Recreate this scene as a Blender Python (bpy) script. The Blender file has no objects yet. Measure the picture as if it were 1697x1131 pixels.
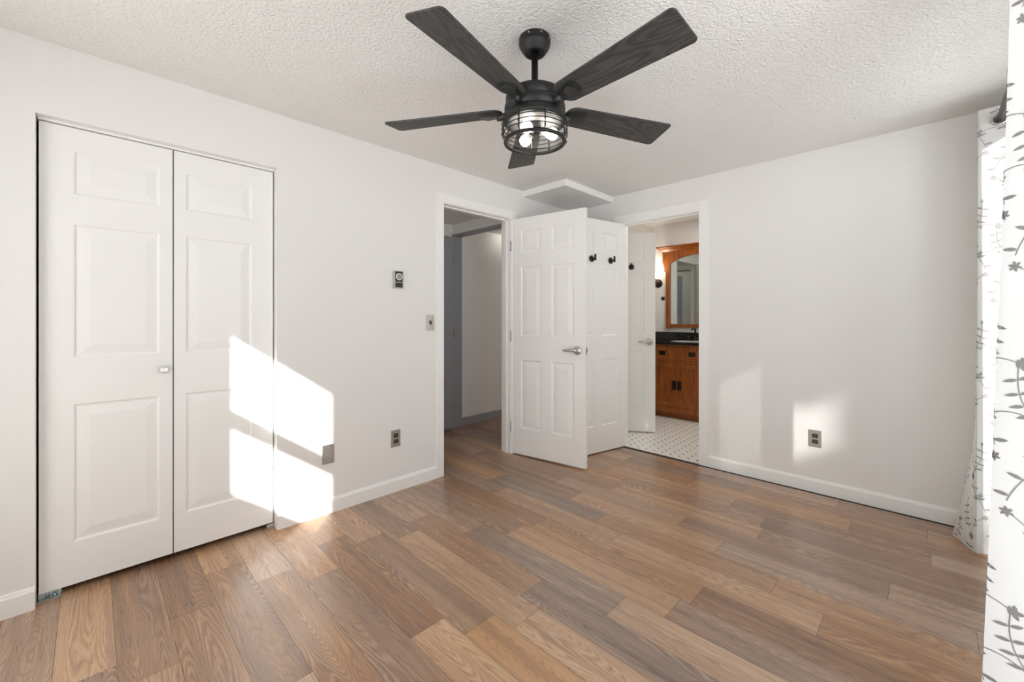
import bpy, bmesh, math, random
from mathutils import Vector, Matrix

S = bpy.context.scene
COL = S.collection
R = math.radians
random.seed(7)

# ------------------------------------------------------------------ camera
F_PX, HORIZON, YAW = 693.47, 528.0, 44.752
cam_d = bpy.data.cameras.new('camera')
cam = bpy.data.objects.new('camera', cam_d)
COL.objects.link(cam)
cam_d.sensor_fit = 'HORIZONTAL'
cam_d.sensor_width = 36.0
cam_d.lens = F_PX / 1697.0 * 36.0
cam_d.shift_y = (HORIZON - 565.5) / 1697.0
cam_d.clip_start = 0.02
cam.location = (0.0, 0.0, 1.1734)
cam.rotation_euler = (R(90), 0.0, R(YAW))
S.camera = cam

# ------------------------------------------------------------------ sky, sun, exposure
SKY_STRENGTH, GROUND_STRENGTH, SUN_STRENGTH = 4.0, 7.8, 20.0
w = bpy.data.worlds.new('sky')
S.world = w
w.use_nodes = True
wt = w.node_tree
bg = wt.nodes['Background']
bg.inputs[1].default_value = 1.0
wtc = wt.nodes.new('ShaderNodeTexCoord')
wsep = wt.nodes.new('ShaderNodeSeparateXYZ')
wt.links.new(wtc.outputs['Generated'], wsep.inputs[0])
wr = wt.nodes.new('ShaderNodeValToRGB')
wmr = wt.nodes.new('ShaderNodeMapRange')
wmr.inputs['From Min'].default_value = -1.0
wt.links.new(wsep.outputs['Z'], wmr.inputs['Value'])
wt.links.new(wmr.outputs['Result'], wr.inputs['Fac'])
wr.color_ramp.elements[0].position = 0.485          # sunlit ground below the horizon
wr.color_ramp.elements[0].color = (0.945 * GROUND_STRENGTH, 0.975 * GROUND_STRENGTH, 1.0 * GROUND_STRENGTH, 1)
wr.color_ramp.elements[1].position = 0.515          # pale sky above it
wr.color_ramp.elements[1].color = (0.88 * SKY_STRENGTH, 0.94 * SKY_STRENGTH, 1.0 * SKY_STRENGTH, 1)
wt.links.new(wr.outputs['Color'], bg.inputs[0])
wside = wt.nodes.new('ShaderNodeMath')              # the sunward side of the sky is brighter
wside.operation = 'MULTIPLY_ADD'
wside.inputs[1].default_value = -0.9
wside.inputs[2].default_value = 1.05
wt.links.new(wsep.outputs['Y'], wside.inputs[0])
wclamp = wt.nodes.new('ShaderNodeMath')
wclamp.operation = 'MAXIMUM'
wclamp.inputs[1].default_value = 0.2
wt.links.new(wside.outputs[0], wclamp.inputs[0])
wt.links.new(wclamp.outputs[0], bg.inputs[1])

SUN_DIR = Vector((-1.6, 1.37, -1.0)).normalized()
sun_d = bpy.data.lights.new('sun', 'SUN')
sun_d.energy = SUN_STRENGTH
sun_d.angle = R(0.7)
sun_d.color = (1.0, 0.985, 0.965)
sun = bpy.data.objects.new('sun', sun_d)
COL.objects.link(sun)
sun.location = (8, -7, 6)
sun.rotation_euler = SUN_DIR.to_track_quat('-Z', 'Y').to_euler()


def area(name, loc, direction, sx, sy, energy=1.0, color=(1, 1, 1), portal=False):
    d = bpy.data.lights.new(name, 'AREA')
    d.shape = 'RECTANGLE'
    d.size, d.size_y = sx, sy
    d.energy = energy
    d.color = color
    if portal:
        d.cycles.is_portal = True
    o = bpy.data.objects.new(name, d)
    COL.objects.link(o)
    o.location = loc
    o.rotation_euler = Vector(direction).to_track_quat('-Z', 'Y').to_euler()
    return o


area('slider_sky_portal', (0.50, 1.80, 1.11), (-1, 0, 0), 2.6, 2.22, portal=True)
area('rear_window_sky_portal', (-0.915, -0.74, 1.52), (0, 1, 0), 0.85, 1.02, portal=True)
area('wide_fill_window_sky_portal', (-1.84, -0.74, 1.17), (0, 1, 0), 0.88, 1.94, portal=True)  # portal of the wide window added for fill
area('narrow_fill_window_sky_portal', (-0.05, -0.74, 1.17), (0, 1, 0), 0.76, 1.95, portal=True)  # portal of the tall window added for fill

S.view_settings.view_transform = 'Standard'
S.view_settings.look = 'None'
S.view_settings.gamma = 1.0
S.view_settings.use_curve_mapping = False
S.view_settings.exposure = -0.94
S.cycles.use_denoising = True
S.cycles.max_bounces = 14
S.cycles.diffuse_bounces = 10
S.cycles.glossy_bounces = 5
S.cycles.transmission_bounces = 8
S.cycles.transparent_max_bounces = 16
S.cycles.caustics_reflective = False
S.cycles.caustics_refractive = False
S.cycles.sample_clamp_indirect = 8.0


# ------------------------------------------------------------------ materials
def nmat(name):
    m = bpy.data.materials.new(name)
    m.use_nodes = True
    nt = m.node_tree
    p = nt.nodes['Principled BSDF']
    return m, nt, p


def N(nt, typ, **kw):
    n = nt.nodes.new(typ)
    for k, v in kw.items():
        if k.startswith('i_'):
            n.inputs[k[2:].replace('_', ' ')].default_value = v
        else:
            setattr(n, k, v)
    return n


def ramp(nt, stops, interp='LINEAR'):
    n = nt.nodes.new('ShaderNodeValToRGB')
    cr = n.color_ramp
    cr.interpolation = interp
    while len(cr.elements) < len(stops):
        cr.elements.new(0.5)
    for e, (p, c) in zip(cr.elements, stops):
        e.position = p
        e.color = (c[0], c[1], c[2], 1)
    return n


def paint(name, col, rough=0.5, bump=0.0, scale=200.0, detail=2.0, dist=0.001, spec=0.5):
    m, nt, p = nmat(name)
    p.inputs['Base Color'].default_value = (*col, 1)
    p.inputs['Roughness'].default_value = rough
    p.inputs['Specular IOR Level'].default_value = spec
    if bump > 0:
        tc = N(nt, 'ShaderNodeTexCoord')
        no = N(nt, 'ShaderNodeTexNoise', i_Scale=scale, i_Detail=detail)
        nt.links.new(tc.outputs['Object'], no.inputs['Vector'])
        b = N(nt, 'ShaderNodeBump', i_Strength=bump, i_Distance=dist)
        nt.links.new(no.outputs['Fac'], b.inputs['Height'])
        nt.links.new(b.outputs['Normal'], p.inputs['Normal'])
    return m


def metal(name, col, rough=0.3, metallic=1.0):
    m, nt, p = nmat(name)
    p.inputs['Base Color'].default_value = (*col, 1)
    p.inputs['Metallic'].default_value = metallic
    p.inputs['Roughness'].default_value = rough
    tc = N(nt, 'ShaderNodeTexCoord')
    no = N(nt, 'ShaderNodeTexNoise', i_Scale=300.0, i_Detail=1.0)
    nt.links.new(tc.outputs['Object'], no.inputs['Vector'])
    mr = N(nt, 'ShaderNodeMapRange')
    mr.inputs['To Min'].default_value = max(0.02, rough - 0.04)
    mr.inputs['To Max'].default_value = rough + 0.04
    nt.links.new(no.outputs['Fac'], mr.inputs['Value'])
    nt.links.new(mr.outputs['Result'], p.inputs['Roughness'])
    return m


M = {}
M['wall'] = paint('wall_paint', (0.80, 0.79, 0.773), 0.6, 0.06, 160, 3, 0.002, 0.3)
M['trim'] = paint('white_trim_paint', (0.86, 0.853, 0.838), 0.35, 0.03, 60, 2, 0.001, 0.4)
M['hall_grey'] = paint('grey_trim_paint', (0.32, 0.335, 0.365), 0.45, 0.03, 60, 2, 0.001)
M['black'] = metal('matte_black_metal', (0.018, 0.018, 0.018), 0.42, 0.4)
M['nickel'] = metal('satin_nickel', (0.62, 0.60, 0.57), 0.28)
M['steel'] = metal('brushed_steel', (0.50, 0.48, 0.45), 0.38)
M['zinc'] = metal('zinc_plate', (0.60, 0.66, 0.66), 0.4)
M['bronze'] = metal('oil_rubbed_bronze', (0.035, 0.027, 0.022), 0.36, 0.7)
M['dark_plastic'] = paint('dark_plastic', (0.020, 0.019, 0.018), 0.35)
M['dial_grey'] = paint('dial_grey', (0.30, 0.29, 0.28), 0.5)
M['dial_white'] = paint('dial_white', (0.85, 0.84, 0.82), 0.4)
M['closet_dark'] = paint('closet_interior', (0.10, 0.095, 0.09), 0.8)
M['gap'] = paint('floor_underlay', (0.03, 0.02, 0.015), 0.9)
M['patio'] = paint('patio_concrete', (0.45, 0.44, 0.42), 0.9, 0.2, 60, 4, 0.003)
M['leaf'] = paint('sun_blocker_leaves', (0.05, 0.10, 0.03), 0.7)
M['bark'] = paint('bark', (0.09, 0.06, 0.04), 0.9, 0.4, 30, 4, 0.01)
M['soffit_wood'] = paint('overhang_paint', (0.6, 0.59, 0.57), 0.6)
M['ceramic'] = paint('white_ceramic', (0.85, 0.85, 0.83), 0.12)


def door_paint():
    m, nt, p = nmat('white_door_paint')
    p.inputs['Base Color'].default_value = (0.86, 0.853, 0.838, 1)
    p.inputs['Roughness'].default_value = 0.38
    p.inputs['Specular IOR Level'].default_value = 0.4
    tc = N(nt, 'ShaderNodeTexCoord')
    mp = N(nt, 'ShaderNodeMapping')
    mp.inputs['Scale'].default_value = (260, 260, 9)
    no = N(nt, 'ShaderNodeTexNoise', i_Scale=1.0, i_Detail=3.0, i_Distortion=0.6)
    b = N(nt, 'ShaderNodeBump', i_Strength=0.10, i_Distance=0.0008)
    nt.links.new(tc.outputs['Object'], mp.inputs['Vector'])
    nt.links.new(mp.outputs['Vector'], no.inputs['Vector'])
    nt.links.new(no.outputs['Fac'], b.inputs['Height'])
    nt.links.new(b.outputs['Normal'], p.inputs['Normal'])
    return m


M['door'] = door_paint()


def popcorn():
    m, nt, p = nmat('sprayed_ceiling_texture')
    p.inputs['Base Color'].default_value = (0.82, 0.81, 0.793, 1)
    p.inputs['Roughness'].default_value = 0.85
    p.inputs['Specular IOR Level'].default_value = 0.2
    tc = N(nt, 'ShaderNodeTexCoord')
    n1 = N(nt, 'ShaderNodeTexNoise', i_Scale=75.0, i_Detail=3.0, i_Roughness=0.55)
    n2 = N(nt, 'ShaderNodeTexVoronoi', i_Scale=110.0)
    ad = N(nt, 'ShaderNodeMath', operation='MULTIPLY_ADD')
    ad.inputs[1].default_value = -0.35
    nt.links.new(tc.outputs['Object'], n1.inputs['Vector'])
    nt.links.new(tc.outputs['Object'], n2.inputs['Vector'])
    nt.links.new(n2.outputs['Distance'], ad.inputs[0])
    nt.links.new(n1.outputs['Fac'], ad.inputs[2])
    b = N(nt, 'ShaderNodeBump', i_Strength=0.75, i_Distance=0.009)
    nt.links.new(ad.outputs[0], b.inputs['Height'])
    nt.links.new(b.outputs['Normal'], p.inputs['Normal'])
    return m


M['ceiling'] = popcorn()


def vinyl_plank():
    m, nt, p = nmat('wood_plank_floor')
    L = nt.links.new
    uv = N(nt, 'ShaderNodeUVMap', uv_map='plank')
    at = N(nt, 'ShaderNodeAttribute', attribute_name='tone')
    sep = N(nt, 'ShaderNodeSeparateColor')
    L(at.outputs['Color'], sep.inputs['Color'])

    def mapped(sx, sy):
        mp = N(nt, 'ShaderNodeMapping')
        mp.inputs['Scale'].default_value = (sx, sy, 1)
        L(uv.outputs['UV'], mp.inputs['Vector'])
        return mp
    # cathedral figure: contour lines of a stretched smooth noise
    mp1 = mapped(0.85, 8.5)
    n1 = N(nt, 'ShaderNodeTexNoise', i_Scale=1.0, i_Detail=1.0, i_Roughness=0.3, i_Distortion=0.15)
    L(mp1.outputs[0], n1.inputs['Vector'])
    mpw = mapped(9.0, 60.0)
    nw = N(nt, 'ShaderNodeTexNoise', i_Scale=1.0, i_Detail=2.0)
    L(mpw.outputs[0], nw.inputs['Vector'])
    wob = N(nt, 'ShaderNodeMath', operation='MULTIPLY_ADD')
    wob.inputs[1].default_value = 0.022
    L(nw.outputs['Fac'], wob.inputs[0])
    L(n1.outputs['Fac'], wob.inputs[2])
    mu = N(nt, 'ShaderNodeMath', operation='MULTIPLY')
    mu.inputs[1].default_value = 290.0
    L(wob.outputs[0], mu.inputs[0])
    si = N(nt, 'ShaderNodeMath', operation='SINE')
    L(mu.outputs[0], si.inputs[0])
    # fine pores
    mp2 = mapped(9.0, 380.0)
    n2 = N(nt, 'ShaderNodeTexNoise', i_Scale=1.0, i_Detail=3.0, i_Roughness=0.6)
    L(mp2.outputs[0], n2.inputs['Vector'])
    # broad streaks
    mp3 = mapped(1.0, 26.0)
    n3 = N(nt, 'ShaderNodeTexNoise', i_Scale=1.0, i_Detail=4.0, i_Roughness=0.62)
    L(mp3.outputs[0], n3.inputs['Vector'])
    # figure strength varies
    mp4 = mapped(1.0, 7.0)
    n4 = N(nt, 'ShaderNodeTexNoise', i_Scale=1.0, i_Detail=1.0)
    L(mp4.outputs[0], n4.inputs['Vector'])
    base = ramp(nt, [(0.0, (0.150, 0.088, 0.062)), (0.25, (0.255, 0.146, 0.090)), (0.5, (0.345, 0.190, 0.102)),
                     (0.75, (0.46, 0.255, 0.125)), (1.0, (0.57, 0.330, 0.165))])
    t1 = N(nt, 'ShaderNodeMath', operation='MULTIPLY_ADD')   # tone + streaks
    t1.inputs[1].default_value = 1.15
    L(n3.outputs['Fac'], t1.inputs[0])
    t0 = N(nt, 'ShaderNodeMath', operation='SUBTRACT')
    L(sep.outputs['Red'], t0.inputs[0])
    t0.inputs[1].default_value = 0.575
    L(t0.outputs[0], t1.inputs[2])
    t2 = N(nt, 'ShaderNodeMath', operation='MULTIPLY_ADD')
    t2.inputs[1].default_value = 1.1
    L(n2.outputs['Fac'], t2.inputs[0])
    t2b = N(nt, 'ShaderNodeMath', operation='SUBTRACT')
    L(t1.outputs[0], t2b.inputs[0])
    t2b.inputs[1].default_value = 0.53
    L(t2b.outputs[0], t2.inputs[2])
    L(t2.outputs[0], base.inputs['Fac'])
    # greyish planks
    hsv = N(nt, 'ShaderNodeHueSaturation')
    L(base.outputs['Color'], hsv.inputs['Color'])
    mrs = N(nt, 'ShaderNodeMapRange')
    mrs.inputs['To Min'].default_value = 0.70
    mrs.inputs['To Max'].default_value = 1.08
    L(sep.outputs['Green'], mrs.inputs['Value'])
    L(mrs.outputs['Result'], hsv.inputs['Saturation'])
    # lime-washed grain lines
    fs = N(nt, 'ShaderNodeMapRange')
    fs.inputs['From Min'].default_value = 0.42
    fs.inputs['From Max'].default_value = 0.62
    L(n4.outputs['Fac'], fs.inputs['Value'])
    ln = N(nt, 'ShaderNodeMapRange')
    ln.inputs['From Min'].default_value = 0.30
    ln.inputs['From Max'].default_value = 1.0
    L(si.outputs[0], ln.inputs['Value'])
    lf = N(nt, 'ShaderNodeMath', operation='MULTIPLY')
    L(ln.outputs['Result'], lf.inputs[0])
    L(fs.outputs['Result'], lf.inputs[1])
    lf2 = N(nt, 'ShaderNodeMath', operation='MULTIPLY')
    L(lf.outputs[0], lf2.inputs[0])
    lf2.inputs[1].default_value = 0.34
    mx = N(nt, 'ShaderNodeMix', data_type='RGBA')
    L(lf2.outputs[0], mx.inputs['Factor'])
    L(hsv.outputs['Color'], mx.inputs['A'])
    mx.inputs['B'].default_value = (0.60, 0.46, 0.34, 1)
    # dark grain lines
    dn = N(nt, 'ShaderNodeMapRange')
    dn.inputs['From Min'].default_value = -0.35
    dn.inputs['From Max'].default_value = -1.0
    L(si.outputs[0], dn.inputs['Value'])
    df = N(nt, 'ShaderNodeMath', operation='MULTIPLY')
    L(dn.outputs['Result'], df.inputs[0])
    df.inputs[1].default_value = 0.28
    mx2 = N(nt, 'ShaderNodeMix', data_type='RGBA')
    L(df.outputs[0], mx2.inputs['Factor'])
    L(mx.outputs['Result'], mx2.inputs['A'])
    mx2.inputs['B'].default_value = (0.11, 0.062, 0.042, 1)
    L(mx2.outputs['Result'], p.inputs['Base Color'])
    rr = N(nt, 'ShaderNodeMapRange')
    rr.inputs['To Min'].default_value = 0.23
    rr.inputs['To Max'].default_value = 0.36
    L(n2.outputs['Fac'], rr.inputs['Value'])
    L(rr.outputs['Result'], p.inputs['Roughness'])
    p.inputs['Specular IOR Level'].default_value = 0.85
    b = N(nt, 'ShaderNodeBump', i_Strength=0.18, i_Distance=0.0006)
    L(n2.outputs['Fac'], b.inputs['Height'])
    L(b.outputs['Normal'], p.inputs['Normal'])
    return m


M['plank'] = vinyl_plank()


def stained_oak():
    m, nt, p = nmat('stained_oak')
    L = nt.links.new
    tc = N(nt, 'ShaderNodeTexCoord')
    mp = N(nt, 'ShaderNodeMapping')
    mp.inputs['Scale'].default_value = (60, 60, 4)
    no = N(nt, 'ShaderNodeTexNoise', i_Scale=1.0, i_Detail=4.0, i_Distortion=0.4)
    L(tc.outputs['Object'], mp.inputs['Vector'])
    L(mp.outputs[0], no.inputs['Vector'])
    r = ramp(nt, [(0.3, (0.175, 0.043, 0.006)), (0.6, (0.34, 0.094, 0.012)), (0.8, (0.43, 0.135, 0.020))])
    L(no.outputs['Fac'], r.inputs['Fac'])
    L(r.outputs['Color'], p.inputs['Base Color'])
    p.inputs['Roughness'].default_value = 0.32
    return m


M['oak'] = stained_oak()


def blade_wood():
    m, nt, p = nmat('charcoal_wood_blade')
    L = nt.links.new
    tc = N(nt, 'ShaderNodeTexCoord')
    mp = N(nt, 'ShaderNodeMapping')
    mp.inputs['Scale'].default_value = (2.4, 11, 1)
    no = N(nt, 'ShaderNodeTexNoise', i_Scale=1.0, i_Detail=1.5, i_Roughness=0.4)
    L(tc.outputs['Object'], mp.inputs['Vector'])
    L(mp.outputs[0], no.inputs['Vector'])
    mu = N(nt, 'ShaderNodeMath', operation='MULTIPLY')
    mu.inputs[1].default_value = 75.0
    L(no.outputs['Fac'], mu.inputs[0])
    si = N(nt, 'ShaderNodeMath', operation='SINE')
    L(mu.outputs[0], si.inputs[0])
    mp2 = N(nt, 'ShaderNodeMapping')
    mp2.inputs['Scale'].default_value = (9, 260, 1)
    n2 = N(nt, 'ShaderNodeTexNoise', i_Scale=1.0, i_Detail=2.0)
    L(tc.outputs['Object'], mp2.inputs['Vector'])
    L(mp2.outputs[0], n2.inputs['Vector'])
    ad = N(nt, 'ShaderNodeMath', operation='MULTIPLY_ADD')
    ad.inputs[1].default_value = 0.16
    L(si.outputs[0], ad.inputs[0])
    L(n2.outputs['Fac'], ad.inputs[2])
    r = ramp(nt, [(0.25, (0.022, 0.022, 0.021)), (0.75, (0.068, 0.067, 0.064))])
    L(ad.outputs[0], r.inputs['Fac'])
    L(r.outputs['Color'], p.inputs['Base Color'])
    p.inputs['Roughness'].default_value = 0.55
    return m


M['blade'] = blade_wood()


def granite():
    m, nt, p = nmat('black_granite')
    L = nt.links.new
    tc = N(nt, 'ShaderNodeTexCoord')
    no = N(nt, 'ShaderNodeTexNoise', i_Scale=140.0, i_Detail=4.0)
    L(tc.outputs['Object'], no.inputs['Vector'])
    r = ramp(nt, [(0.5, (0.008, 0.009, 0.009)), (0.72, (0.045, 0.047, 0.045))])
    L(no.outputs['Fac'], r.inputs['Fac'])
    L(r.outputs['Color'], p.inputs['Base Color'])
    p.inputs['Roughness'].default_value = 0.12
    return m


M['granite'] = granite()


def dot_tile():
    m, nt, p = nmat('white_mosaic_tile_with_black_dots')
    L = nt.links.new
    tc = N(nt, 'ShaderNodeTexCoord')
    sx = N(nt, 'ShaderNodeSeparateXYZ')
    L(tc.outputs['Object'], sx.inputs[0])

    def cell(sock, off, pitch):
        a = N(nt, 'ShaderNodeMath', operation='MULTIPLY_ADD')
        a.inputs[1].default_value = 1.0 / pitch
        a.inputs[2].default_value = off + 100.0
        L(sock, a.inputs[0])
        f = N(nt, 'ShaderNodeMath', operation='FRACT')
        L(a.outputs[0], f.inputs[0])
        s = N(nt, 'ShaderNodeMath', operation='SUBTRACT')
        s.inputs[1].default_value = 0.5
        L(f.outputs[0], s.inputs[0])
        ab = N(nt, 'ShaderNodeMath', operation='ABSOLUTE')
        L(s.outputs[0], ab.inputs[0])
        return ab.outputs[0]
    ax = cell(sx.outputs['X'], 1.643 / 0.0755 + 0.5, 0.0755)
    ay = cell(sx.outputs['Y'], -3.523 / 0.0785 + 0.5, 0.0785)
    mxx = N(nt, 'ShaderNodeMath', operation='MAXIMUM')
    L(ax, mxx.inputs[0])
    L(ay, mxx.inputs[1])
    lt = N(nt, 'ShaderNodeMath', operation='LESS_THAN')
    L(mxx.outputs[0], lt.inputs[0])
    lt.inputs[1].default_value = 0.125
    # grout: cell borders
    mn = N(nt, 'ShaderNodeMath', operation='MAXIMUM')
    L(ax, mn.inputs[0])
    L(ay, mn.inputs[1])
    gt = N(nt, 'ShaderNodeMath', operation='GREATER_THAN')
    L(mn.outputs[0], gt.inputs[0])
    gt.inputs[1].default_value = 0.48
    mx = N(nt, 'ShaderNodeMix', data_type='RGBA')
    L(gt.outputs[0], mx.inputs['Factor'])
    mx.inputs['A'].default_value = (0.80, 0.78, 0.72, 1)
    mx.inputs['B'].default_value = (0.60, 0.57, 0.51, 1)
    m2 = N(nt, 'ShaderNodeMix', data_type='RGBA')
    L(lt.outputs[0], m2.inputs['Factor'])
    L(mx.outputs['Result'], m2.inputs['A'])
    m2.inputs['B'].default_value = (0.018, 0.018, 0.02, 1)
    L(m2.outputs['Result'], p.inputs['Base Color'])
    p.inputs['Roughness'].default_value = 0.3
    return m


M['tile'] = dot_tile()


def cloth_mat(name='semi_sheer_white_cloth', tr=0.52):
    m, nt, p = nmat(name)
    L = nt.links.new
    out = nt.nodes['Material Output']
    nt.nodes.remove(p)
    d = N(nt, 'ShaderNodeBsdfDiffuse')
    d.inputs['Color'].default_value = (0.82, 0.815, 0.80, 1)
    t = N(nt, 'ShaderNodeBsdfTranslucent')
    t.inputs['Color'].default_value = (0.82, 0.815, 0.80, 1)
    tc = N(nt, 'ShaderNodeTexCoord')
    mp = N(nt, 'ShaderNodeMapping')
    mp.inputs['Scale'].default_value = (500, 500, 60)
    no = N(nt, 'ShaderNodeTexNoise', i_Scale=1.0, i_Detail=1.0)
    L(tc.outputs['Object'], mp.inputs['Vector'])
    L(mp.outputs[0], no.inputs['Vector'])
    b = N(nt, 'ShaderNodeBump', i_Strength=0.15, i_Distance=0.0006)
    L(no.outputs['Fac'], b.inputs['Height'])
    L(b.outputs['Normal'], d.inputs['Normal'])
    mx = N(nt, 'ShaderNodeMixShader')
    mx.inputs[0].default_value = tr
    L(d.outputs[0], mx.inputs[1])
    L(t.outputs[0], mx.inputs[2])
    L(mx.outputs[0], out.inputs['Surface'])
    return m


M['cloth'] = cloth_mat()
M['fill_cloth'] = cloth_mat('white_fill_cloth', 0.80)  # diffusing cloth of the two windows added for fill light
M['fill_cloth_strong'] = cloth_mat('strong_white_fill_cloth', 0.85)
M['thread'] = paint('grey_embroidery_thread', (0.25, 0.245, 0.235), 0.7)


def thin_glass(name, gloss=0.06, tint=(1, 1, 1)):
    m, nt, p = nmat(name)
    L = nt.links.new
    out = nt.nodes['Material Output']
    nt.nodes.remove(p)
    t = N(nt, 'ShaderNodeBsdfTransparent')
    t.inputs['Color'].default_value = (*tint, 1)
    g = N(nt, 'ShaderNodeBsdfGlossy')
    g.inputs['Roughness'].default_value = 0.02
    fr = N(nt, 'ShaderNodeLayerWeight')
    fr.inputs['Blend'].default_value = 0.5
    pw = N(nt, 'ShaderNodeMath', operation='POWER')
    pw.inputs[1].default_value = 4.0
    L(fr.outputs['Facing'], pw.inputs[0])
    mx = N(nt, 'ShaderNodeMixShader')
    ad = N(nt, 'ShaderNodeMath', operation='MULTIPLY_ADD')
    ad.inputs[1].default_value = 0.6
    ad.inputs[2].default_value = gloss
    ad.use_clamp = True
    L(pw.outputs[0], ad.inputs[0])
    L(ad.outputs[0], mx.inputs[0])
    L(t.outputs[0], mx.inputs[1])
    L(g.outputs[0], mx.inputs[2])
    L(mx.outputs[0], out.inputs['Surface'])
    return m


M['glass'] = thin_glass('clear_glass', 0.03)
M['shade_glass'] = thin_glass('lamp_glass', 0.06, (0.93, 0.93, 0.93))


def screen_mat(name='sun_dimming_screen', dens=0.74):
    m, nt, p = nmat(name)
    L = nt.links.new
    out = nt.nodes['Material Output']
    t = N(nt, 'ShaderNodeBsdfTransparent')
    p.inputs['Base Color'].default_value = (0.03, 0.03, 0.03, 1)
    mx = N(nt, 'ShaderNodeMixShader')
    mx.inputs[0].default_value = dens
    L(t.outputs[0], mx.inputs[1])
    L(p.outputs[0], mx.inputs[2])
    L(mx.outputs[0], out.inputs['Surface'])
    return m


M['screen'] = screen_mat()  # meshes added on the slider to dim the sun patches
M['light_sun_dimmer'] = screen_mat('light_sun_dimming_mesh', 0.42)


def emit(name, col, strength):
    m, nt, p = nmat(name)
    p.inputs['Base Color'].default_value = (0.9, 0.9, 0.9, 1)
    p.inputs['Emission Color'].default_value = (*col, 1)
    p.inputs['Emission Strength'].default_value = strength
    return m


M['bulb'] = emit('lit_bulb', (1.0, 0.93, 0.82), 22.0)
M['sconce_glass'] = emit('lit_opal_glass', (1.0, 0.80, 0.52), 9.0)

m, nt, p = nmat('silvered_mirror')
p.inputs['Base Color'].default_value = (0.72, 0.78, 0.74, 1)
p.inputs['Metallic'].default_value = 1.0
p.inputs['Roughness'].default_value = 0.02
M['mirror'] = m


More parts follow.
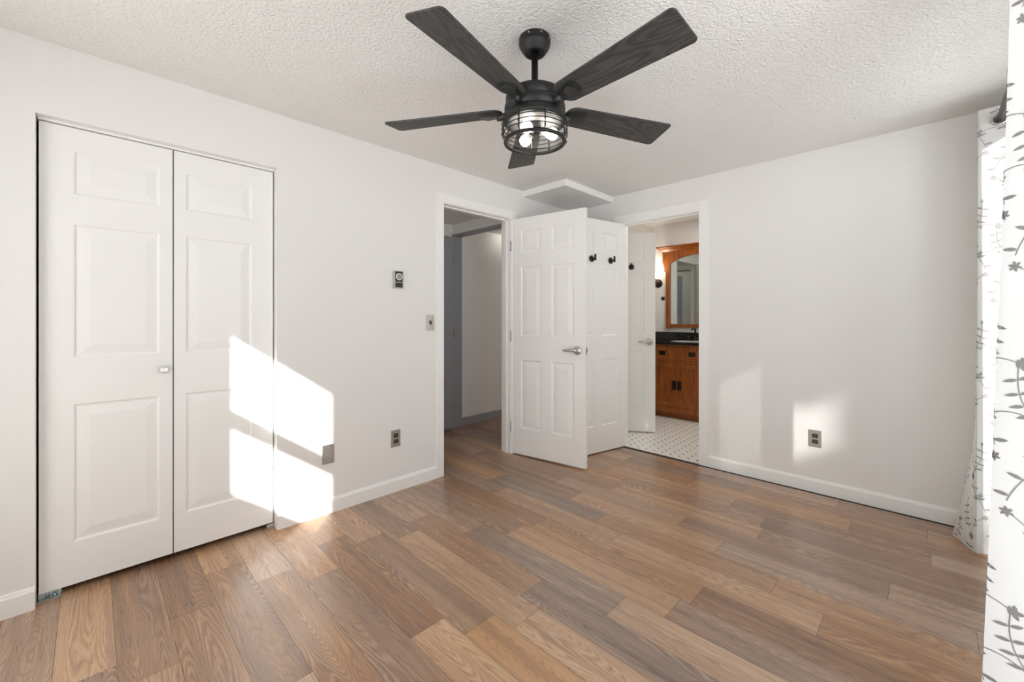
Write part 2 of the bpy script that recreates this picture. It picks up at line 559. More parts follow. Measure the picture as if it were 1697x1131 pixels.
# ------------------------------------------------------------------ mesh helpers
class MB:
    def __init__(self):
        self.bm = bmesh.new()
        self.mi = 0

    def _mark(self, faces):
        for f in faces:
            f.material_index = self.mi

    def box(self, x0, x1, y0, y1, z0, z1, bev=0.0, seg=2, mat=None):
        g = bmesh.ops.create_cube(self.bm, size=1.0)
        vs = g['verts']
        for v in vs:
            v.co.x = x0 if v.co.x < 0 else x1
            v.co.y = y0 if v.co.y < 0 else y1
            v.co.z = z0 if v.co.z < 0 else z1
        fs = list({f for v in vs for f in v.link_faces})
        if bev > 0:
            es = list({e for v in vs for e in v.link_edges})
            r = bmesh.ops.bevel(self.bm, geom=es, offset=bev, segments=seg, profile=0.5, affect='EDGES')
            vs = list({v for f in r['faces'] for v in f.verts} | {v for v in vs if v.is_valid})
            fs = list({f for v in vs for f in v.link_faces})
        if mat is not None:
            for v in vs:
                v.co = mat @ v.co
        self._mark(fs)
        return vs

    def tube(self, pts, rad, n=12, caps=True, mat=None):
        pts = [Vector(p) for p in pts]
        rads = rad if isinstance(rad, (list, tuple)) else [rad] * len(pts)
        rings = []
        up = None
        for i, p in enumerate(pts):
            if i == 0:
                d = pts[1] - pts[0]
            elif i == len(pts) - 1:
                d = pts[-1] - pts[-2]
            else:
                d = (pts[i + 1] - pts[i]).normalized() + (pts[i] - pts[i - 1]).normalized()
            d.normalize()
            if up is None:
                up = Vector((0, 0, 1)) if abs(d.z) < 0.9 else Vector((1, 0, 0))
            a = d.cross(up).normalized()
            b = d.cross(a).normalized()
            up = -b if (-b).dot(up) > 0 else b
            ring = []
            for k in range(n):
                t = 2 * math.pi * k / n
                co = p + (a * math.cos(t) + b * math.sin(t)) * rads[i]
                if mat is not None:
                    co = mat @ co
                ring.append(self.bm.verts.new(co))
            rings.append(ring)
        fs = []
        for i in range(len(rings) - 1):
            for k in range(n):
                fs.append(self.bm.faces.new((rings[i][k], rings[i][(k + 1) % n], rings[i + 1][(k + 1) % n], rings[i + 1][k])))
        if caps:
            fs.append(self.bm.faces.new(list(reversed(rings[0]))))
            fs.append(self.bm.faces.new(rings[-1]))
        for f in fs:
            f.smooth = len(f.verts) == 4
        self._mark(fs)

    def lathe(self, prof, n=32, mat=None, closed=False, smooth=True):
        """prof: list of (r, z) revolved about Z"""
        rings = []
        for r, z in prof:
            if r < 1e-6:
                co = Vector((0, 0, z))
                rings.append([self.bm.verts.new(mat @ co if mat is not None else co)])
            else:
                ring = []
                for k in range(n):
                    t = 2 * math.pi * k / n
                    co = Vector((r * math.cos(t), r * math.sin(t), z))
                    ring.append(self.bm.verts.new(mat @ co if mat is not None else co))
                rings.append(ring)
        fs = []
        idx = list(range(len(rings) - 1))
        pairs = [(i, i + 1) for i in idx] + ([(len(rings) - 1, 0)] if closed else [])
        for i, j in pairs:
            A, B = rings[i], rings[j]
            for k in range(n):
                k2 = (k + 1) % n
                if len(A) == 1 and len(B) == 1:
                    continue
                if len(A) == 1:
                    fs.append(self.bm.faces.new((A[0], B[k], B[k2])))
                elif len(B) == 1:
                    fs.append(self.bm.faces.new((A[k], B[0], A[k2])))
                else:
                    fs.append(self.bm.faces.new((A[k], B[k], B[k2], A[k2])))
        for f in fs:
            f.smooth = smooth
        self._mark(fs)

    def prism(self, outline, axis_dir, length, mat=None):
        """outline: list of 3D points (planar), extruded along axis_dir*length"""
        d = Vector(axis_dir) * length
        a = [Vector(p) for p in outline]
        b = [p + d for p in a]
        if mat is not None:
            a = [mat @ p for p in a]
            b = [mat @ p for p in b]
        va = [self.bm.verts.new(p) for p in a]
        vb = [self.bm.verts.new(p) for p in b]
        n = len(va)
        fs = [self.bm.faces.new(va), self.bm.faces.new(list(reversed(vb)))]
        for k in range(n):
            fs.append(self.bm.faces.new((va[k], vb[k], vb[(k + 1) % n], va[(k + 1) % n])))
        self._mark(fs)

    def build(self, name, mats, parent=None, smooth_angle=None):
        bmesh.ops.recalc_face_normals(self.bm, faces=self.bm.faces[:])
        me = bpy.data.meshes.new(name)
        self.bm.to_mesh(me)
        self.bm.free()
        for mm in (mats if isinstance(mats, (list, tuple)) else [mats]):
            me.materials.append(mm)
        o = bpy.data.objects.new(name, me)
        COL.objects.link(o)
        if parent is not None:
            o.parent = parent
        return o


def tag(o, label=None, cat=None, group=None, kind=None):
    if label:
        o['label'] = label
    if cat:
        o['category'] = cat
    if group:
        o['group'] = group
    if kind:
        o['kind'] = kind
    return o


def empty(name, loc=(0, 0, 0), rz=0.0):
    o = bpy.data.objects.new(name, None)
    o.empty_display_size = 0.05
    COL.objects.link(o)
    o.location = loc
    o.rotation_euler = (0, 0, rz)
    return o


def wall_y(mb, x0, x1, ya, yb, zt, openings):
    """wall running along Y between x0..x1, openings (a,b,z0,z1)"""
    y = ya
    for a, b, z0, z1 in sorted(openings):
        mb.box(x0, x1, y, a, 0, zt)
        if z0 > 0:
            mb.box(x0, x1, a, b, 0, z0)
        if z1 < zt:
            mb.box(x0, x1, a, b, z1, zt)
        y = b
    mb.box(x0, x1, y, yb, 0, zt)


def wall_x(mb, y0, y1, xa, xb, zt, openings):
    x = xa
    for a, b, z0, z1 in sorted(openings):
        mb.box(x, a, y0, y1, 0, zt)
        if z0 > 0:
            mb.box(a, b, y0, y1, 0, z0)
        if z1 < zt:
            mb.box(a, b, y0, y1, z1, zt)
        x = b
    mb.box(x, xb, y0, y1, 0, zt)


# ------------------------------------------------------------------ the room shell
H = 2.31
XL, YB, XR, YR = -2.562, 3.448, 0.36, -0.60
TH = 0.105
HALL_X, HALL_H = -3.60, 2.17
BATH_H, BATH_Y, BATH_X0, BATH_X1 = 2.40, 5.30, -2.64, -0.75

D1A, D1B = 1.858, 2.566          # entry doorway (clear opening)
D2A, D2B = -1.992, -1.303        # bathroom doorway (clear opening)
DH = 2.032
CLA, CLB, CLH = -0.156, 0.730, 2.008

mb = MB()
wall_y(mb, XL - TH, XL, YR - 0.12, YB + TH, H, [(CLA, CLB, 0, CLH), (D1A - 0.02, D1B + 0.02, 0, DH + 0.02)])
tag(mb.build('wall_left', M['wall']), 'long white wall with the closet and the entry doorway', 'wall', kind='structure')
mb = MB()
wall_x(mb, YB, YB + TH, XL, XR + 0.12, H, [(D2A - 0.02, D2B + 0.02, 0, DH + 0.02)])
tag(mb.build('wall_back', M['wall']), 'white wall with the bathroom doorway and one outlet', 'wall', kind='structure')
mb = MB()
wall_y(mb, XR, XR + 0.12, YR - 0.12, YB, H, [(0.50, 3.10, 0, 2.22)])
tag(mb.build('wall_right', M['wall']), 'white wall with the sliding glass door behind the curtains', 'wall', kind='structure')
mb = MB()
wall_x(mb, YR - 0.12, YR, XL, XR, H, [(-2.28, -1.40, 0.2, 2.14), (-1.34, -0.49, 1.02, 2.03), (-0.43, 0.33, 0.20, 2.15)])
tag(mb.build('wall_rear', M['wall']), 'white wall with one window and two added fill windows facing the bathroom doorway', 'wall', kind='structure')

mb = MB()
mb.box(XL - TH, XR + 0.12, YR - 0.12, YB + TH, H, H + 0.12)
tag(mb.build('ceiling', M['ceiling']), 'off-white sprayed texture ceiling of the bedroom', 'ceiling', kind='structure')

# floor: planks 152 mm wide laid along X
PW, PL, POFF = 0.152, 0.890, -0.087
joints = {17: -1.535, 16: -0.116, 14: -0.473, 13: -1.18, 11: -0.73, 22: -0.397, 21: 0.004, 4: -2.11, 5: -1.96, 6: -1.343, 8: -1.11}
tones = {(6, 0): 0.80, (8, 0): 0.74, (4, -1): 0.72, (13, 0): 0.68, (14, 0): 0.62}
bm = bmesh.new()
uvl = bm.loops.layers.uv.new('plank')
tl = bm.loops.layers.float_color.new('tone')
rnd = random.Random(21)
for k in range(-5, 31):
    ya, yb = POFF + k * PW, POFF + (k + 1) * PW
    j0 = joints.get(k, rnd.uniform(-1, 1) * PL)
    last = 0.5
    for q in range(-7, 6):
        xa, xb = j0 + q * PL, j0 + (q + 1) * PL
        tone = tones.get((k, q), None)
        rr = rnd.random()
        if tone is None:
            tone = 0.24 + 0.48 * rr
            if abs(tone - last) < 0.12:
                tone = 0.24 + 0.48 * ((rr + 0.5) % 1.0)
        last = tone
        sat = rnd.random()
        if k >= 14 and sat > 0.6:
            sat *= 0.8
        ox, oy = rnd.uniform(0, 60), rnd.uniform(0, 60)
        X0, X1 = max(xa, -3.75 if ya > 0.9 else -3.2), min(xb, XR + 0.12)
        Y1 = yb
        if ya > 3.46 - 0.06:
            X1 = min(X1, XL - TH + 0.01)
        Y1 = min(yb, 3.463) if X1 > XL else yb
        if X1 - X0 < 0.01 or Y1 - ya < 0.005:
            continue
        g = 0.0005
        vs = [bm.verts.new((x, y, 0)) for x, y in ((X0 + g, ya + g), (X1 - g, ya + g), (X1 - g, Y1 - g), (X0 + g, Y1 - g))]
        f = bm.faces.new(vs)
        for lp in f.loops:
            lp[uvl].uv = (lp.vert.co.x + ox, lp.vert.co.y + oy)
            lp[tl] = (tone, sat, rnd.random(), 1)
        f.material_index = 0
vs = [bm.verts.new(c) for c in ((-3.75, -0.9, -0.003), (XR + 0.12, -0.9, -0.003), (XR + 0.12, 4.75, -0.003), (-3.75, 4.75, -0.003))]
f = bm.faces.new(vs)
f.material_index = 1
me = bpy.data.meshes.new('floor')
bm.to_mesh(me)
bm.free()
me.materials.append(M['plank'])
me.materials.append(M['gap'])
fl = bpy.data.objects.new('floor', me)
COL.objects.link(fl)
tag(fl, 'brown and tan wood-look plank floor of the bedroom and hall', 'floor', kind='structure')

mb = MB()
mb.box(BATH_X0 - 0.02, BATH_X1, 3.462, BATH_Y + 0.02, -0.02, 0.002)
tag(mb.build('floor_bathroom', M['tile']), 'white mosaic tile floor with small black squares in the bathroom', 'floor', kind='structure')

# closet behind the bifold doors
mb = MB()
mb.box(-3.25, -3.20, -0.45, 1.03, 0, H)
mb.box(-3.20, XL - TH, -0.45, -0.40, 0, H)
mb.box(-3.20, XL - TH, 0.98, 1.03, 0, H)
mb.box(-3.25, XL - TH, -0.45, 1.03, H, H + 0.03)
tag(mb.build('wall_closet', M['closet_dark']), 'dark inner walls of the closet behind the bifold doors', 'wall', kind='structure')

# hall
mb = MB()
mb.box(HALL_X - 0.10, HALL_X, 1.0, 4.7, 0, HALL_H + 0.1)
mb.box(HALL_X, XL - TH, 1.05, 1.15, 0, HALL_H + 0.1)
mb.box(HALL_X, BATH_X0 - 0.10, 4.6, 4.7, 0, HALL_H + 0.1)
tag(mb.build('wall_hall', M['wall']), 'white hall walls seen through the entry doorway', 'wall', kind='structure')
mb = MB()
mb.box(HALL_X - 0.10, XL - TH, 1.0, YB + TH, HALL_H, HALL_H + 0.1)
mb.box(HALL_X - 0.10, BATH_X0 - 0.10, YB + TH, 4.7, HALL_H, HALL_H + 0.1)
tag(mb.build('ceiling_hall', M['wall']), 'low white ceiling of the hall', 'ceiling', kind='structure')
# partition across the hall with its grey framed opening
HP0, HP1, HOH = 2.73, 2.83, 2.05
mb = MB()
mb.box(HALL_X, XL - TH, HP0, HP1, HOH + 0.02, HALL_H)
tag(mb.build('wall_hall_header', M['wall']), 'white header wall over the grey framed opening in the hall', 'wall', kind='structure')
mb = MB()
mb.box(HALL_X, HALL_X + 0.02, HP0 - 0.012, HP1 + 0.012, 0, HOH + 0.02, 0.002)
mb.box(HALL_X + 0.02, XL - TH - 0.002, HP0 - 0.002, HP1 + 0.002, HOH, HOH + 0.02, 0.002)
tag(mb.build('trim_hall_opening', M['hall_grey']), 'dark grey painted frame around the hall opening', 'door frame', kind='structure')
mb = MB()
mb.box(HALL_X, HALL_X + 0.014, HP1 + 0.012, 4.6, 0, 0.092, 0.003)
tag(mb.build('baseboard_hall', M['hall_grey']), 'dark grey baseboard along the far hall wall', 'baseboard', kind='structure')

# bathroom shell
mb = MB()
wall_y(mb, BATH_X0 - 0.10, BATH_X0, YB + TH, BATH_Y + 0.1, BATH_H, [(3.66, 4.42, 0, 2.04)])
tag(mb.build('wall_bathroom_left', M['wall']), 'white bathroom wall holding the inner bathroom door', 'wall', kind='structure')
mb = MB()
mb.box(BATH_X0, BATH_X1, BATH_Y, BATH_Y + 0.1, 0, BATH_H)
tag(mb.build('wall_bathroom_back', M['wall']), 'white bathroom wall behind the wood framed mirror', 'wall', kind='structure')
mb = MB()
mb.box(BATH_X1, BATH_X1 + 0.1, YB + TH, BATH_Y + 0.1, 0, BATH_H)
tag(mb.build('wall_bathroom_right', M['wall']), 'white side wall of the bathroom past the vanity', 'wall', kind='structure')
mb = MB()
mb.box(BATH_X0 - 0.1, BATH_X1 + 0.1, YB + TH, BATH_Y + 0.1, BATH_H, BATH_H + 0.1)
mb.box(BATH_X0 - 0.1, BATH_X1 + 0.1, YB + TH - 0.002, YB + TH, H, BATH_H)
tag(mb.build('ceiling_bathroom', M['trim']), 'white ceiling of the bathroom', 'ceiling', kind='structure')


# soffit in the corner above the doors
mb = MB()
SX, SY, SZ = -2.084, 2.720, 2.256
mb.box(XL, SX, SY, YB, SZ, H, 0.002)
tag(mb.build('trim_soffit', M['trim']), 'shallow white boxed soffit in the ceiling corner above the doors', 'soffit', kind='structure')

# ------------------------------------------------------------------ baseboards
BBH, BBT = 0.090, 0.013


def bb_profile():
    return [(0, 0), (BBT, 0), (BBT, BBH - 0.016), (BBT - 0.004, BBH - 0.010), (BBT - 0.006, BBH - 0.003), (BBT - 0.010, BBH), (0, BBH)]


def baseboard(name, p0, p1, normal, label):
    """p0->p1 along the wall, normal into the room"""
    mb = MB()
    p0, p1, n = Vector(p0), Vector(p1), Vector(normal)
    d = p1 - p0
    L = d.length
    d.normalize()
    mb.prism([p0 + n * a + Vector((0, 0, z)) for a, z in bb_profile()], d, L)
    return tag(mb.build(name, M['trim']), label, 'baseboard', kind='structure')


baseboard('baseboard_left', (XL, YR, 0), (XL, CLA, 0), (1, 0, 0), 'white baseboard between the rear wall and the closet')
baseboard('baseboard_left_middle', (XL, CLB, 0), (XL, 1.790, 0), (1, 0, 0), 'white baseboard between the closet and the entry doorway')
baseboard('baseboard_left_corner', (XL, 2.64, 0), (XL, YB, 0), (1, 0, 0), 'white baseboard in the corner behind the open doors')
baseboard('baseboard_back', (-1.226, YB, 0), (XR, YB, 0), (0, -1, 0), 'white baseboard under the outlet beside the bathroom doorway')
baseboard('baseboard_back_corner', (XL + BBT, YB, 0), (D2A - 0.078, YB, 0), (0, -1, 0), 'short white baseboard behind the open doors by the bathroom')
baseboard('baseboard_rear', (XL, YR, 0), (XR, YR, 0), (0, 1, 0), 'white baseboard below the rear windows')


# ------------------------------------------------------------------ door frames (jambs, stops, casings)
def frame_y(name, xf, xb, ya, yb, h, label):
    """doorway in a wall along Y; room face at xf (facing +X), other face xb"""
    mb = MB()
    J, CW, CT, RV = 0.020, 0.068, 0.013, 0.0
    for a, b in ((ya - J, ya), (yb, yb + J)):
        mb.box(xb - 0.001, xf + 0.001, a, b, 0, h, 0.0015)
    mb.box(xb - 0.001, xf + 0.001, ya - J, yb + J, h, h + J, 0.0015)
    # stop
    sx0, sx1 = xf - 0.075, xf - 0.040
    mb.box(sx0, sx1, ya, ya + 0.010, 0, h, 0.002)
    mb.box(sx0, sx1, yb - 0.010, yb, 0, h, 0.002)
    mb.box(sx0, sx1, ya, yb, h - 0.010, h, 0.002)
    for s, face in ((1, xf), (-1, xb)):
        x0, x1 = sorted((face, face + s * CT))
        mb.box(x0, x1, ya - CW - RV, ya - RV - 0.004, 0, h + CW + 0.006, 0.003)
        mb.box(x0, x1, yb + RV + 0.004, yb + CW + RV, 0, h + CW + 0.006, 0.003)
        mb.box(x0, x1, ya - RV - 0.0045, yb + RV + 0.0045, h + 0.004, h + CW + 0.006, 0.003)
    return tag(mb.build(name, M['trim']), label, 'door frame', kind='structure')


def frame_x(name, yf, yb_, xa, xb, h, label):
    mb = MB()
    J, CW, CT = 0.020, 0.076, 0.013
    for a, b in ((xa - J, xa), (xb, xb + J)):
        mb.box(a, b, yf - 0.001, yb_ + 0.001, 0, h, 0.0015)
    mb.box(xa - J, xb + J, yf - 0.001, yb_ + 0.001, h, h + J, 0.0015)
    s0, s1 = yf + 0.040, yf + 0.075
    mb.box(xa, xa + 0.010, s0, s1, 0, h, 0.002)
    mb.box(xb - 0.010, xb, s0, s1, 0, h, 0.002)
    mb.box(xa, xb, s0, s1, h - 0.010, h, 0.002)
    for s, face in ((-1, yf), (1, yb_)):
        y0, y1 = sorted((face, face + s * CT))
        mb.box(xa - CW, xa - 0.004, y0, y1, 0, h + CW + 0.010, 0.003)
        mb.box(xb + 0.004, xb + CW, y0, y1, 0, h + CW + 0.010, 0.003)
        mb.box(xa - 0.0045, xb + 0.0045, y0, y1, h + 0.004, h + CW + 0.010, 0.003)
    return tag(mb.build(name, M['trim']), label, 'door frame', kind='structure')


frame_y('trim_entry_doorway', XL, XL - TH, D1A, D1B, DH, 'white casing and jamb of the entry doorway to the hall')
frame_x('trim_bathroom_doorway', YB, YB + TH, D2A, D2B, DH, 'white casing and jamb of the bathroom doorway')


# ------------------------------------------------------------------ panel doors
def panel_face(mb, W, Hh, y, s, panels, depth=0.006):
    """front face of a slab at local y, outward direction s (-1: -Y, +1: +Y), panels (x0,x1,z0,z1)"""
    xs = sorted({0.0, W, *[p[0] for p in panels], *[p[1] for p in panels]})
    zs = sorted({0.0, Hh, *[p[2] for p in panels], *[p[3] for p in panels]})
    bm = mb.bm
    cache = {}

    def V(x, z, d=0.0):
        key = (round(x, 5), round(z, 5), round(d, 5))
        if key not in cache:
            cache[key] = bm.verts.new((x, y - s * d, z))
        return cache[key]
    for i in range(len(xs) - 1):
        for j in range(len(zs) - 1):
            cx, cz = (xs[i] + xs[i + 1]) / 2, (zs[j] + zs[j + 1]) / 2
            if any(p[0] < cx < p[1] and p[2] < cz < p[3] for p in panels):
                continue
            q = [V(xs[i], zs[j]), V(xs[i + 1], zs[j]), V(xs[i + 1], zs[j + 1]), V(xs[i], zs[j + 1])]
            bm.faces.new(q if s < 0 else list(reversed(q)))
    for x0, x1, z0, z1 in panels:
        rings = []
        # outer edge may carry extra grid vertices; use the four corners plus grid points
        for off, d in ((0, 0), (0.004, depth * 0.15), (0.010, depth), (0.017, depth), (0.048, depth * 0.22), (0.053, depth * 0.1)):
            a, b, c, e = x0 + off, x1 - off, z0 + off, z1 - off
            rings.append([V(a, c, d), V(b, c, d), V(b, e, d), V(a, e, d)])
        for A, B in zip(rings, rings[1:]):
            for k in range(4):
                q = [A[k], A[(k + 1) % 4], B[(k + 1) % 4], B[k]]
                bm.faces.new(q if s < 0 else list(reversed(q)))
        bm.faces.new(rings[-1] if s < 0 else list(reversed(rings[-1])))


def slab(name, W, Hh, T, panels, parent=None, both=True, z0=0.0, material=None):
    mb = MB()
    panel_face(mb, W, Hh, 0.0, -1, panels)
    if both:
        panel_face(mb, W, Hh, T, +1, panels)
    else:
        bm = mb.bm
        bm.faces.new([bm.verts.new(c) for c in ((0, T, 0), (0, T, Hh), (W, T, Hh), (W, T, 0))])
    bm = mb.bm
    for a, b in (((0, 0), (W, 0)), ((W, 0), (W, Hh)), ((W, Hh), (0, Hh)), ((0, Hh), (0, 0))):
        bm.faces.new([bm.verts.new((a[0], 0, a[1])), bm.verts.new((a[0], T, a[1])), bm.verts.new((b[0], T, b[1])), bm.verts.new((b[0], 0, b[1]))])
    bmesh.ops.remove_doubles(bm, verts=bm.verts[:], dist=0.00005)
    o = mb.build(name, material or M['door'], parent)
    o.location.z = z0
    return o


SIX = lambda W: [(a, b, c, d) for a, b in ((0.098, W / 2 - 0.049), (W / 2 + 0.049, W - 0.098)) for c, d in ((0.225, 0.808), (1.008, 1.600), (1.716, 1.914))]


def lever(parent, x, z, y, s, toward, W):
    """lever handle on face at local y, outward s, pointing to -x (toward=-1)"""
    mb = MB()
    rot = Matrix.Translation((x, y, z)) @ Matrix.Rotation(R(90) * (1 if s < 0 else -1), 4, 'X')
    mb.lathe([(0.0, 0.0), (0.033, 0.0), (0.034, 0.004), (0.031, 0.009), (0.022, 0.012), (0.014, 0.014), (0.012, 0.030), (0.015, 0.034), (0.016, 0.048), (0.012, 0.052), (0, 0.053)], 28, rot)
    yy = y + s * 0.043
    pts = [(x + toward * t, yy + s * dy, z + dz) for t, dy, dz in ((-0.008, 0, 0.002), (0.02, 0, 0.004), (0.05, 0.001, 0.002), (0.08, -0.002, -0.001), (0.103, -0.006, -0.001), (0.111, -0.010, -0.001))]
    mb.tube(pts, [0.011, 0.012, 0.0105, 0.0095, 0.0085, 0.005], 12)
    o = mb.build('door_lever', M['nickel'], parent)
    tag(o, 'satin nickel lever handle')
    return o


def hook(parent, x, z, y, s):
    mb = MB()
    rot = Matrix.Translation((x, y, z)) @ Matrix.Rotation(R(90) * (1 if s < 0 else -1), 4, 'X')
    mb.lathe([(0, 0), (0.027, 0), (0.028, 0.002), (0.028, 0.008), (0.026, 0.010), (0.0, 0.010)], 28, rot)
    mb.tube([(x, y + s * 0.008, z), (x, y + s * 0.048, z)], 0.0065, 12)
    mb.tube([(x, y + s * 0.048, z - 0.018), (x, y + s * 0.048, z + 0.034)], 0.0088, 14)
    o = mb.build('robe_hook', M['black'], parent)
    tag(o, 'matte black robe hook')
    return o


def hinge(parent, z, T):
    mb = MB()
    mb.tube([(-0.004, -0.004, z - 0.045), (-0.004, -0.004, z + 0.045)], 0.006, 12)
    mb.box(-0.0012, 0.0005, 0.0, T * 0.8, z - 0.045, z + 0.045)
    return tag(mb.build('hinge', M['steel'], parent), 'steel butt hinge')


# entry door, standing open into the room
W1 = 0.700
PHI1 = R(9.2)
d1 = empty('door_1', (XL + 0.004, D1B + 0.008, 0), PHI1)
tag(d1, 'open white six-panel entry door hinged on the hall doorway, nearest to the camera', 'door', kind='structure')
slab('door_slab', W1, 2.018, 0.035, SIX(W1), d1, True, 0.012)
lever(d1, 0.632, 0.922, 0.0, -1, -1, W1)
lever(d1, 0.632, 0.922, 0.035, +1, -1, W1)
mb = MB()
mb.box(W1 - 0.0005, W1 + 0.0015, 0.006, 0.029, 0.922 - 0.029, 0.922 + 0.029, 0.0005)
mb.tube([(W1 + 0.001, 0.0175, 0.926), (W1 + 0.014, 0.0175, 0.926)], [0.0075, 0.0065], 12)
tag(mb.build('latch', M['steel'], d1), 'steel latch plate and bolt on the door edge')
for z in (0.24, 1.02, 1.80):
    hinge(d1, z, 0.035)

# door on the bathroom opening, standing open into the room behind the entry door
W2 = 0.680
PHI2 = math.atan2(-0.978, -0.208)
d2 = empty('door_2', (D2A + 0.041, YB - 0.016, 0), PHI2)
tag(d2, 'open white six-panel door with two black hooks, behind the entry door', 'door', kind='structure')
slab2 = slab('door_slab', W2, 2.018, 0.035, SIX(W2), d2, True, 0.012)
slab2.location.y = -0.035
# local +Y points to world +X here, so the visible face is local y = 0 facing +Y
lever(d2, 0.612, 0.922, 0.0, +1, -1, W2)
lever(d2, 0.612, 0.922, -0.035, -1, -1, W2)
hook(d2, 0.420, 1.685, 0.0, +1)
hook(d2, 0.190, 1.685, 0.0, +1)

# door from bathroom to hall, half open inside the bathroom
W3 = 0.76
V3 = Vector((0.863, 0.505)).normalized()
FREE3 = Vector((-1.963, 4.053))
H3 = FREE3 - V3 * W3
d3 = empty('door_3', (H3.x, H3.y, 0), math.atan2(V3.y, V3.x))
tag(d3, 'white panel door with one black hook, half open inside the bathroom', 'door', kind='structure')
slab('door_slab', W3, 2.035, 0.035, [(a, b, c, d) for a, b in ((0.105, 0.331), (0.429, 0.655)) for c, d in ((0.232, 0.822), (1.022, 1.625), (1.748, 1.95))], d3, True, 0.014)
lever(d3, 0.703, 0.933, 0.0, -1, -1, W3)
lever(d3, 0.703, 0.933, 0.035, +1, -1, W3)
hook(d3, 0.525, 1.703, 0.0, -1)

# grey door in the hall, standing open along the far wall
mb = MB()
mb.box(HALL_X + 0.006, HALL_X + 0.041, 2.02, HP0 - 0.018, 0.012, 2.035, 0.002)
d4 = mb.build('door_4', M['hall_grey'])
tag(d4, 'dark grey flat hall door standing open along the far hall wall', 'door', kind='structure')
for z in (0.25, 1.02, 1.80):
    mb = MB()
    mb.tube([(HALL_X + 0.044, HP0 - 0.012, z - 0.045), (HALL_X + 0.044, HP0 - 0.012, z + 0.045)], 0.006, 10)
    mb.build('hinge', M['steel'], d4)

# bifold closet doors
BX = -2.605
closet = empty('door_5', (BX, CLA, 0), 0)
tag(closet, 'closed pair of white three-panel bifold closet doors', 'closet door', kind='structure')
bz = ((0.18, 0.775), (0.972, 1.552), (1.675, 1.865))
for (ya, yb, pa, pb) in ((-0.149, 0.2835, 0.098, 0.386), (0.2885, 0.7225, 0.045, 0.333)):
    o = slab('door_leaf', yb - ya, 1.962, 0.032, [(pa, pb, c, d) for c, d in bz], closet, False, 0.030)
    # local -Y must face +X in the world: rotate +90 degrees about Z
    o.rotation_euler = (0, 0, R(90))
    o.location = (0, ya - CLA, 0.030)
mb = MB()
k = Matrix.Translation((0.0, 0.250 - CLA, 0.928))
mb.box(0.0, 0.010, -0.007, 0.007, -0.007, 0.007, 0.001, mat=k)
mb.box(0.008, 0.022, -0.016, 0.016, -0.011, 0.011, 0.002, mat=k)
tag(mb.build('knob', M['nickel'], closet), 'small square nickel knob')
mb = MB()
mb.box(-0.034, 0.006, 0.004, 0.070, 0.0, 0.003)
mb.box(-0.034, -0.030, 0.004, 0.070, 0.0, 0.026)
mb.tube([(-0.012, 0.030, 0.002), (-0.012, 0.030, 0.034)], 0.005, 10)
mb.tube([(-0.012, 0.052, 0.002), (-0.012, 0.052, 0.012)], 0.006, 8)
tag(mb.build('floor_pivot', M['zinc'], closet), 'zinc floor pivot bracket')
mb = MB()
mb.box(-0.030, -0.004, 0.850, 0.884, 0.0, 0.022, 0.002)
tag(mb.build('floor_guide', M['zinc'], closet), 'zinc floor guide')
mb = MB()
mb.box(BX - 0.030, BX + 0.004, CLA + 0.004, CLB - 0.002, CLH - 0.011, CLH, 0.001)
tr = mb.build('trim_closet_track', M['trim'])
tag(tr, 'white metal bifold track under the closet head', 'closet track', kind='structure')
mb = MB()
mb.tube([(BX - 0.010, CLA + 0.030, 1.990), (BX - 0.010, CLA + 0.030, CLH - 0.006)], 0.005, 10)
tag(mb.build('pivot_pin', M['nickel'], tr), 'steel pivot pin')

# ------------------------------------------------------------------ wall plates and thermostat
def on_left(y, z):
    return Matrix(((0, 0, 1, XL), (1, 0, 0, y), (0, 1, 0, z), (0, 0, 0, 1)))   # local x->+Y, local y->+Z, local z->+X


def on_back(x, z):
    return Matrix(((1, 0, 0, x), (0, 0, -1, YB), (0, 1, 0, z), (0, 0, 0, 1)))  # local x->+X, y->+Z, z->-Y


def xf(o, mtx):
    o.matrix_world = mtx
    return o


def plate_mesh(mb, wx=0.035, hz=0.057, t=0.005):
    mb.box(-wx, wx, -hz, hz, 0, t, 0.0022)


def screw(parent, x, y, z):
    mb = MB()
    mb.lathe([(0, z), (0.0032, z), (0.0026, z + 0.0012), (0, z + 0.0015)], 12, Matrix.Translation((x, y, 0)))
    return mb.build('screw', M['nickel'], parent)


def outlet(name, mtx, label):
    r = empty(name)
    r.matrix_world = mtx
    tag(r, label, 'electrical outlet', 'duplex outlets')
    mb = MB()
    plate_mesh(mb)
    mb.build('cover_plate', M['steel'], r)
    for s in (-1, 1):
        mb = MB()
        cy = s * 0.0195
        out = []
        for k in range(28):
            t = 2 * math.pi * k / 28
            out.append((max(-0.0165, min(0.0165, 0.019 * math.cos(t))), cy + max(-0.0135, min(0.0135, 0.017 * math.sin(t))), 0.003))
        mb.prism(out, (0, 0, 1), 0.0045)
        rc = mb.build('receptacle', M['dark_plastic'], r)
        mb = MB()
        mb.box(-0.0075, -0.0055, cy - 0.001, cy + 0.007, 0.0074, 0.0079)
        mb.box(0.0055, 0.0075, cy - 0.001, cy + 0.006, 0.0074, 0.0079)
        mb.lathe([(0, 0.0074), (0.0022, 0.0074), (0.0022, 0.0079), (0, 0.0079)], 10, Matrix.Translation((0, cy - 0.007, 0)))
        mb.build('slots', M['steel'], rc)
    screw(r, 0, 0, 0.005)
    return r


outlet('outlet', on_left(1.461, 0.359), 'steel duplex outlet with black receptacles on the wall near the entry doorway')
outlet('outlet', on_back(-0.536, 0.362), 'steel duplex outlet with black receptacles on the wall beside the bathroom doorway')

